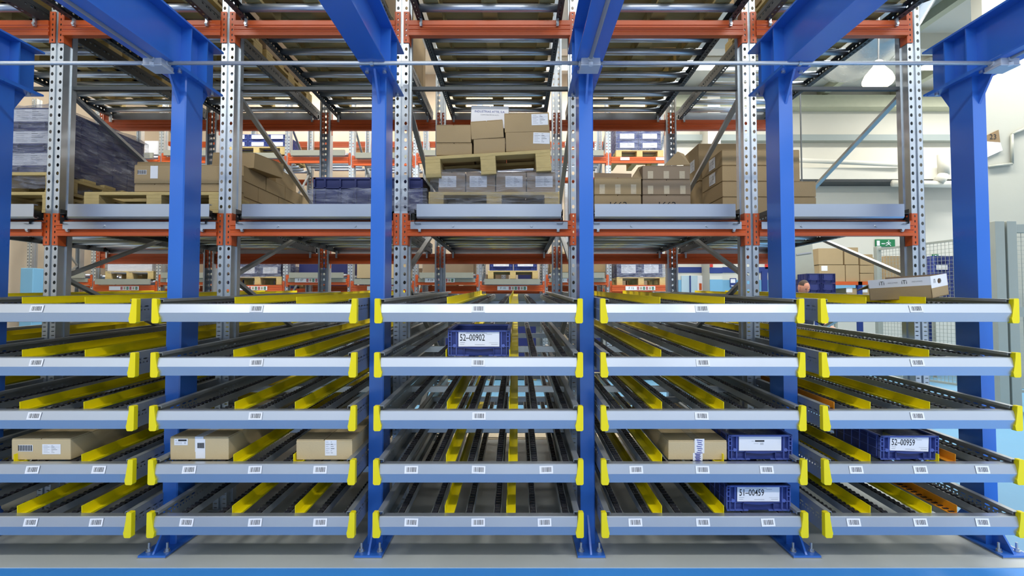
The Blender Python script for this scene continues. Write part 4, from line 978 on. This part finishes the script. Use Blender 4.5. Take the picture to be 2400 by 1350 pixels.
# shelf behind with cartons
ysf = 10.2
t = thing('storage_shelf', 'orange storage shelf with cartons left of the mesh fence', 'shelf')
b = MB(); b.box(X(1916, ysf), X(2330, ysf), ysf, ysf + .06, Z(668, ysf), Z(660, ysf)); ob('crossbeam', b.mesh('crossbeam', 'orange'), t)
b = MB(); b.box(X(1916, ysf), X(2330, ysf), ysf + .06, ysf + .9, Z(662, ysf), Z(660, ysf)); ob('deck', b.mesh('deck', 'grey'), t)
for u in (1918, 2017, 2180, 2328): b = MB(); b.box(X(u, ysf) - .04, X(u, ysf) + .04, ysf, ysf + .08, 0, Z(660, ysf)); ob('post', b.mesh('post', 'navy'), t)
GS = 'cartons on the right storage shelf'
for (u0, v0, u1, v1, l) in ((1920, 621, 1981, 660, 'big brown carton at lower left of the right storage shelf'), (1982, 621, 2014, 660, 'brown carton in the lower middle of the right storage shelf'), (1918, 582, 1976, 620, 'big brown carton at upper left of the right storage shelf'),
                            (1979, 580, 2012, 620, 'brown carton in the upper middle of the right storage shelf'), (2016, 641, 2048, 660, 'small brown carton at lower right, beside the fence post'), (2016, 622, 2048, 640, 'small brown carton in the middle right with green sticker'),
                            (2016, 596, 2046, 621, 'small brown carton at upper right beside the fence post'), (2075, 600, 2120, 660, 'brown carton behind the mesh, left'), (1985, 675, 2012, 697, 'open brown carton under the orange shelf beam, left'), (2020, 675, 2050, 697, 'open brown carton under the orange shelf beam, right'),
                            (2125, 640, 2160, 660, 'low brown carton behind the mesh')):
    pcarton(u0, v0, u1, v1, ysf + .05, .6, l, group=GS, m='card', st=[(.2, .8, .12, .1, 'plain')] if u0 in (1920, 2020, 1985) else [])
GB = 'blue crates behind the mesh fence'
for j in range(5):
    for i in range(3):
        u0 = 2190 + i * 42; zq = Z(700, 9.6) + j * .16
        crate(X(u0, 9.6), 9.6, zq, X(u0 + 40, 9.6) - X(u0, 9.6), .4, .155, 'blue crate behind the mesh, %s column, %s layer' % (['left', 'middle', 'right'][i], ['lowest', 'second', 'third', 'fourth', 'top'][j]), group=GB, card='plain' if (i + j) % 2 else None)
for j in range(4):
    for i in range(2):
        u0 = 1892 + i * 34; zq = Z(716, 9.0) - .12 + j * .17
        crate(X(u0, 9.0), 9.0, zq, X(u0 + 33, 9.0) - X(u0, 9.0), .5, .165, 'dark stacked crate beside the person, %s layer, %s' % (['lowest', 'second', 'third', 'top'][j], ['left', 'right'][i]), group='dark crates beside the person', m='kltd')
for i in range(2):
    t_ = thing('roll_table', 'low grey table carrying the %s crates' % ['dark', 'blue'][i], 'table', (0, 0, 0))
    a0, a1, yq_, zq_ = ((X(1888, 9), X(1962, 9), 9.0, Z(716, 9.0) - .12), (X(2186, 9.6), X(2320, 9.6), 9.6, Z(700, 9.6)))[i]
    b = MB(); b.box(a0, a1, yq_ - .03, yq_ + .55, zq_ - .04, zq_); ob('table_top', b.mesh('table_top', 'grey'), t_)
    for xx in (a0, a1 - .04):
        for yy in (yq_, yq_ + .48): b = MB(); b.box(xx, xx + .04, yy, yy + .04, 0, zq_ - .04); ob('leg', b.mesh('leg', 'grey'), t_)
# grey board
t = thing('hanging_board', 'grey board hanging beside the blue column at the right', 'board')
yq2 = 9.3; b = MB(); b.prism([(X(1862, yq2), Z(566, yq2)), (X(1905, yq2), Z(555, yq2)), (X(1911, yq2), Z(650, yq2)), (X(1862, yq2), Z(656, yq2))], 1, yq2, yq2 + .03); ob('panel', b.mesh('panel', 'grey'), t)
b = MB(); b.box(X(1885, yq2) - .01, X(1885, yq2) + .01, yq2, yq2 + .02, Z(562, yq2), 7.0); ob('hanger', b.mesh('hanger', 'dark'), t)
b = MB(); b.prism([(X(1868, yq2), Z(595, yq2)), (X(1902, yq2), Z(590, yq2)), (X(1904, yq2), Z(593, yq2)), (X(1868, yq2), Z(598, yq2))], 1, yq2 - .01, yq2); ob('crease', b.mesh('crease', 'inkg'), t)

# ------------------------------------------------------------------ person behind the rack
def skin_obj(name, verts, edges, radii, m, parent, sub=2):
    me = bpy.data.meshes.new(name); me.from_pydata(verts, edges, []); me.materials.append(M[m])
    o = ob(name, me, parent)
    md = o.modifiers.new('skin', 'SKIN'); md.use_smooth_shade = True
    sv = me.skin_vertices[0].data if me.skin_vertices else None
    if sv is None: bpy.context.view_layer.objects.active = o
    for i, r_ in enumerate(radii): me.skin_vertices[0].data[i].radius = (r_, r_) if not isinstance(r_, tuple) else r_
    me.skin_vertices[0].data[0].use_root = True
    s = o.modifiers.new('sub', 'SUBSURF'); s.levels = s.render_levels = sub
    return o
pxr = X(1880, 8.0)
per = thing('person', 'person with short brown hair and dark jacket looking down behind the racks at the right', 'person', (pxr, 8.0, 0), (0, 0, R(20)))
hz = Z(656, 8.0) - .24
V_ = [(0, 0, .92), (0, 0, 1.12), (0, -.01, 1.34), (0, -.02, 1.46), (-.19, -.01, 1.40), (-.25, -.03, 1.13), (-.22, -.22, 1.02), (.19, -.01, 1.40), (.25, -.03, 1.13), (.22, -.22, 1.02),
      (-.1, 0, .86), (-.12, -.02, .48), (-.12, .02, .09), (-.13, -.14, .04), (.1, 0, .86), (.12, -.02, .48), (.12, .02, .09), (.13, -.14, .04)]
E_ = [(0, 1), (1, 2), (2, 3), (2, 4), (4, 5), (5, 6), (2, 7), (7, 8), (8, 9), (0, 10), (10, 11), (11, 12), (12, 13), (0, 14), (14, 15), (15, 16), (16, 17)]
def hand(V, E, Rr, wi, s):    # palm and five fingers grown from the wrist vertex
    w = Vector(V[wi]); base = len(V); V.append(tuple(w + Vector((0, -.07, -.02)))); E.append((wi, base)); Rr.append(.03)
    for f, (dx, ln_) in enumerate(((-.03, .065), (-.01, .075), (.01, .07), (.03, .055))):
        V.append(tuple(w + Vector((dx, -.10, -.025)))); E.append((base, len(V) - 1)); Rr.append(.009)
        V.append(tuple(w + Vector((dx, -.10 - ln_ * .6, -.04)))); E.append((len(V) - 2, len(V) - 1)); Rr.append(.008)
        V.append(tuple(w + Vector((dx, -.10 - ln_ * .8, -.075)))); E.append((len(V) - 2, len(V) - 1)); Rr.append(.007)
    V.append(tuple(w + Vector((-s * .045, -.06, -.02)))); E.append((base, len(V) - 1)); Rr.append(.011)
    V.append(tuple(w + Vector((-s * .055, -.10, -.035)))); E.append((len(V) - 2, len(V) - 1)); Rr.append(.009)
Rb = [.12, .12, .13, .05, .055, .042, .03, .055, .042, .03, .085, .058, .04, .035, .085, .058, .04, .035]
V2, E2, R2 = list(V_), list(E_), list(Rb)
V2.append((0, -.03, 1.53)); E2.append((3, 18)); R2.append(.05)
hand(V2, E2, R2, 6, -1); hand(V2, E2, R2, 9, 1)
try:
    skin_obj('body', V2, E2, R2, 'skin', per)
    skin_obj('jacket', [V_[i] for i in range(10)], [(0, 1), (1, 2), (2, 3), (2, 4), (4, 5), (5, 6), (2, 7), (7, 8), (8, 9)], [(.19, .14), (.18, .14), (.2, .15), .065, .08, .058, .045, .08, .058, .045], 'shirt', per)
    skin_obj('trousers', [V_[i] for i in (0, 10, 11, 12, 14, 15, 16)], [(0, 1), (1, 2), (2, 3), (0, 4), (4, 5), (5, 6)], [.15, .11, .075, .06, .11, .075, .06], 'trouser', per)
except Exception as e:
    print('skin', e)
# head, tilted down
hd = ob('head', None, per, (0, -.03, hz + .11), (R(18), 0, R(-10)))
b = MB(); N, K = 16, 12
def headp(a, t_, g=1.0):
    z = math.cos(t_); r_ = math.sin(t_); x = r_ * math.cos(a) * .076 * g; y = r_ * math.sin(a) * .095 * g; zz = z * .12 * g
    if z < 0: x *= 1 + z * .28; y *= 1 + z * .15
    return (x, y, zz)
vs = [headp(2 * math.pi * i / N, math.pi * (j + .5) / K) for j in range(K) for i in range(N)]
b.add(vs, [(j * N + i, (j + 1) * N + i, (j + 1) * N + (i + 1) % N, j * N + (i + 1) % N) for j in range(K - 1) for i in range(N)] + [tuple(range(N))[::-1], tuple((K - 1) * N + i for i in range(N))])
hm = b.mesh('head', 'skin', True); hd2 = bpy.data.objects.new('head', hm)
bpy.data.objects.remove(hd); hd = ob('head', hm, per, (0, -.03, hz + .11), (R(18), 0, R(-10)))
b = MB(); b.prism([(-.012, -.02), (.012, -.02), (.006, .03), (-.006, .03)], 1, -.115, -.08)
b.box(-.022, .022, -.096, -.085, -.052, -.046, 1)
for s in (-1, 1): b.tube((s * .03, -.092, .01), (s * .03, -.084, .01), .009, 8, 1); b.box(s * .074 - .006, s * .074 + .006, -.02, .015, -.03, .03, 0)
ob('face', b.mesh('face', ['skin', 'hair']), hd, bevel=.003)
b = MB(); vs = [headp(2 * math.pi * i / N, math.pi * (j) / K * .62 + .02, 1.07) for j in range(8) for i in range(N)]
vs = [(x, y + .012, z) if y < 0 else (x, y + .006, z) for x, y, z in vs]
b.add(vs, [(j * N + i, (j + 1) * N + i, (j + 1) * N + (i + 1) % N, j * N + (i + 1) % N) for j in range(7) for i in range(N)]); ob('hair', b.mesh('hair', 'hair', True), hd)
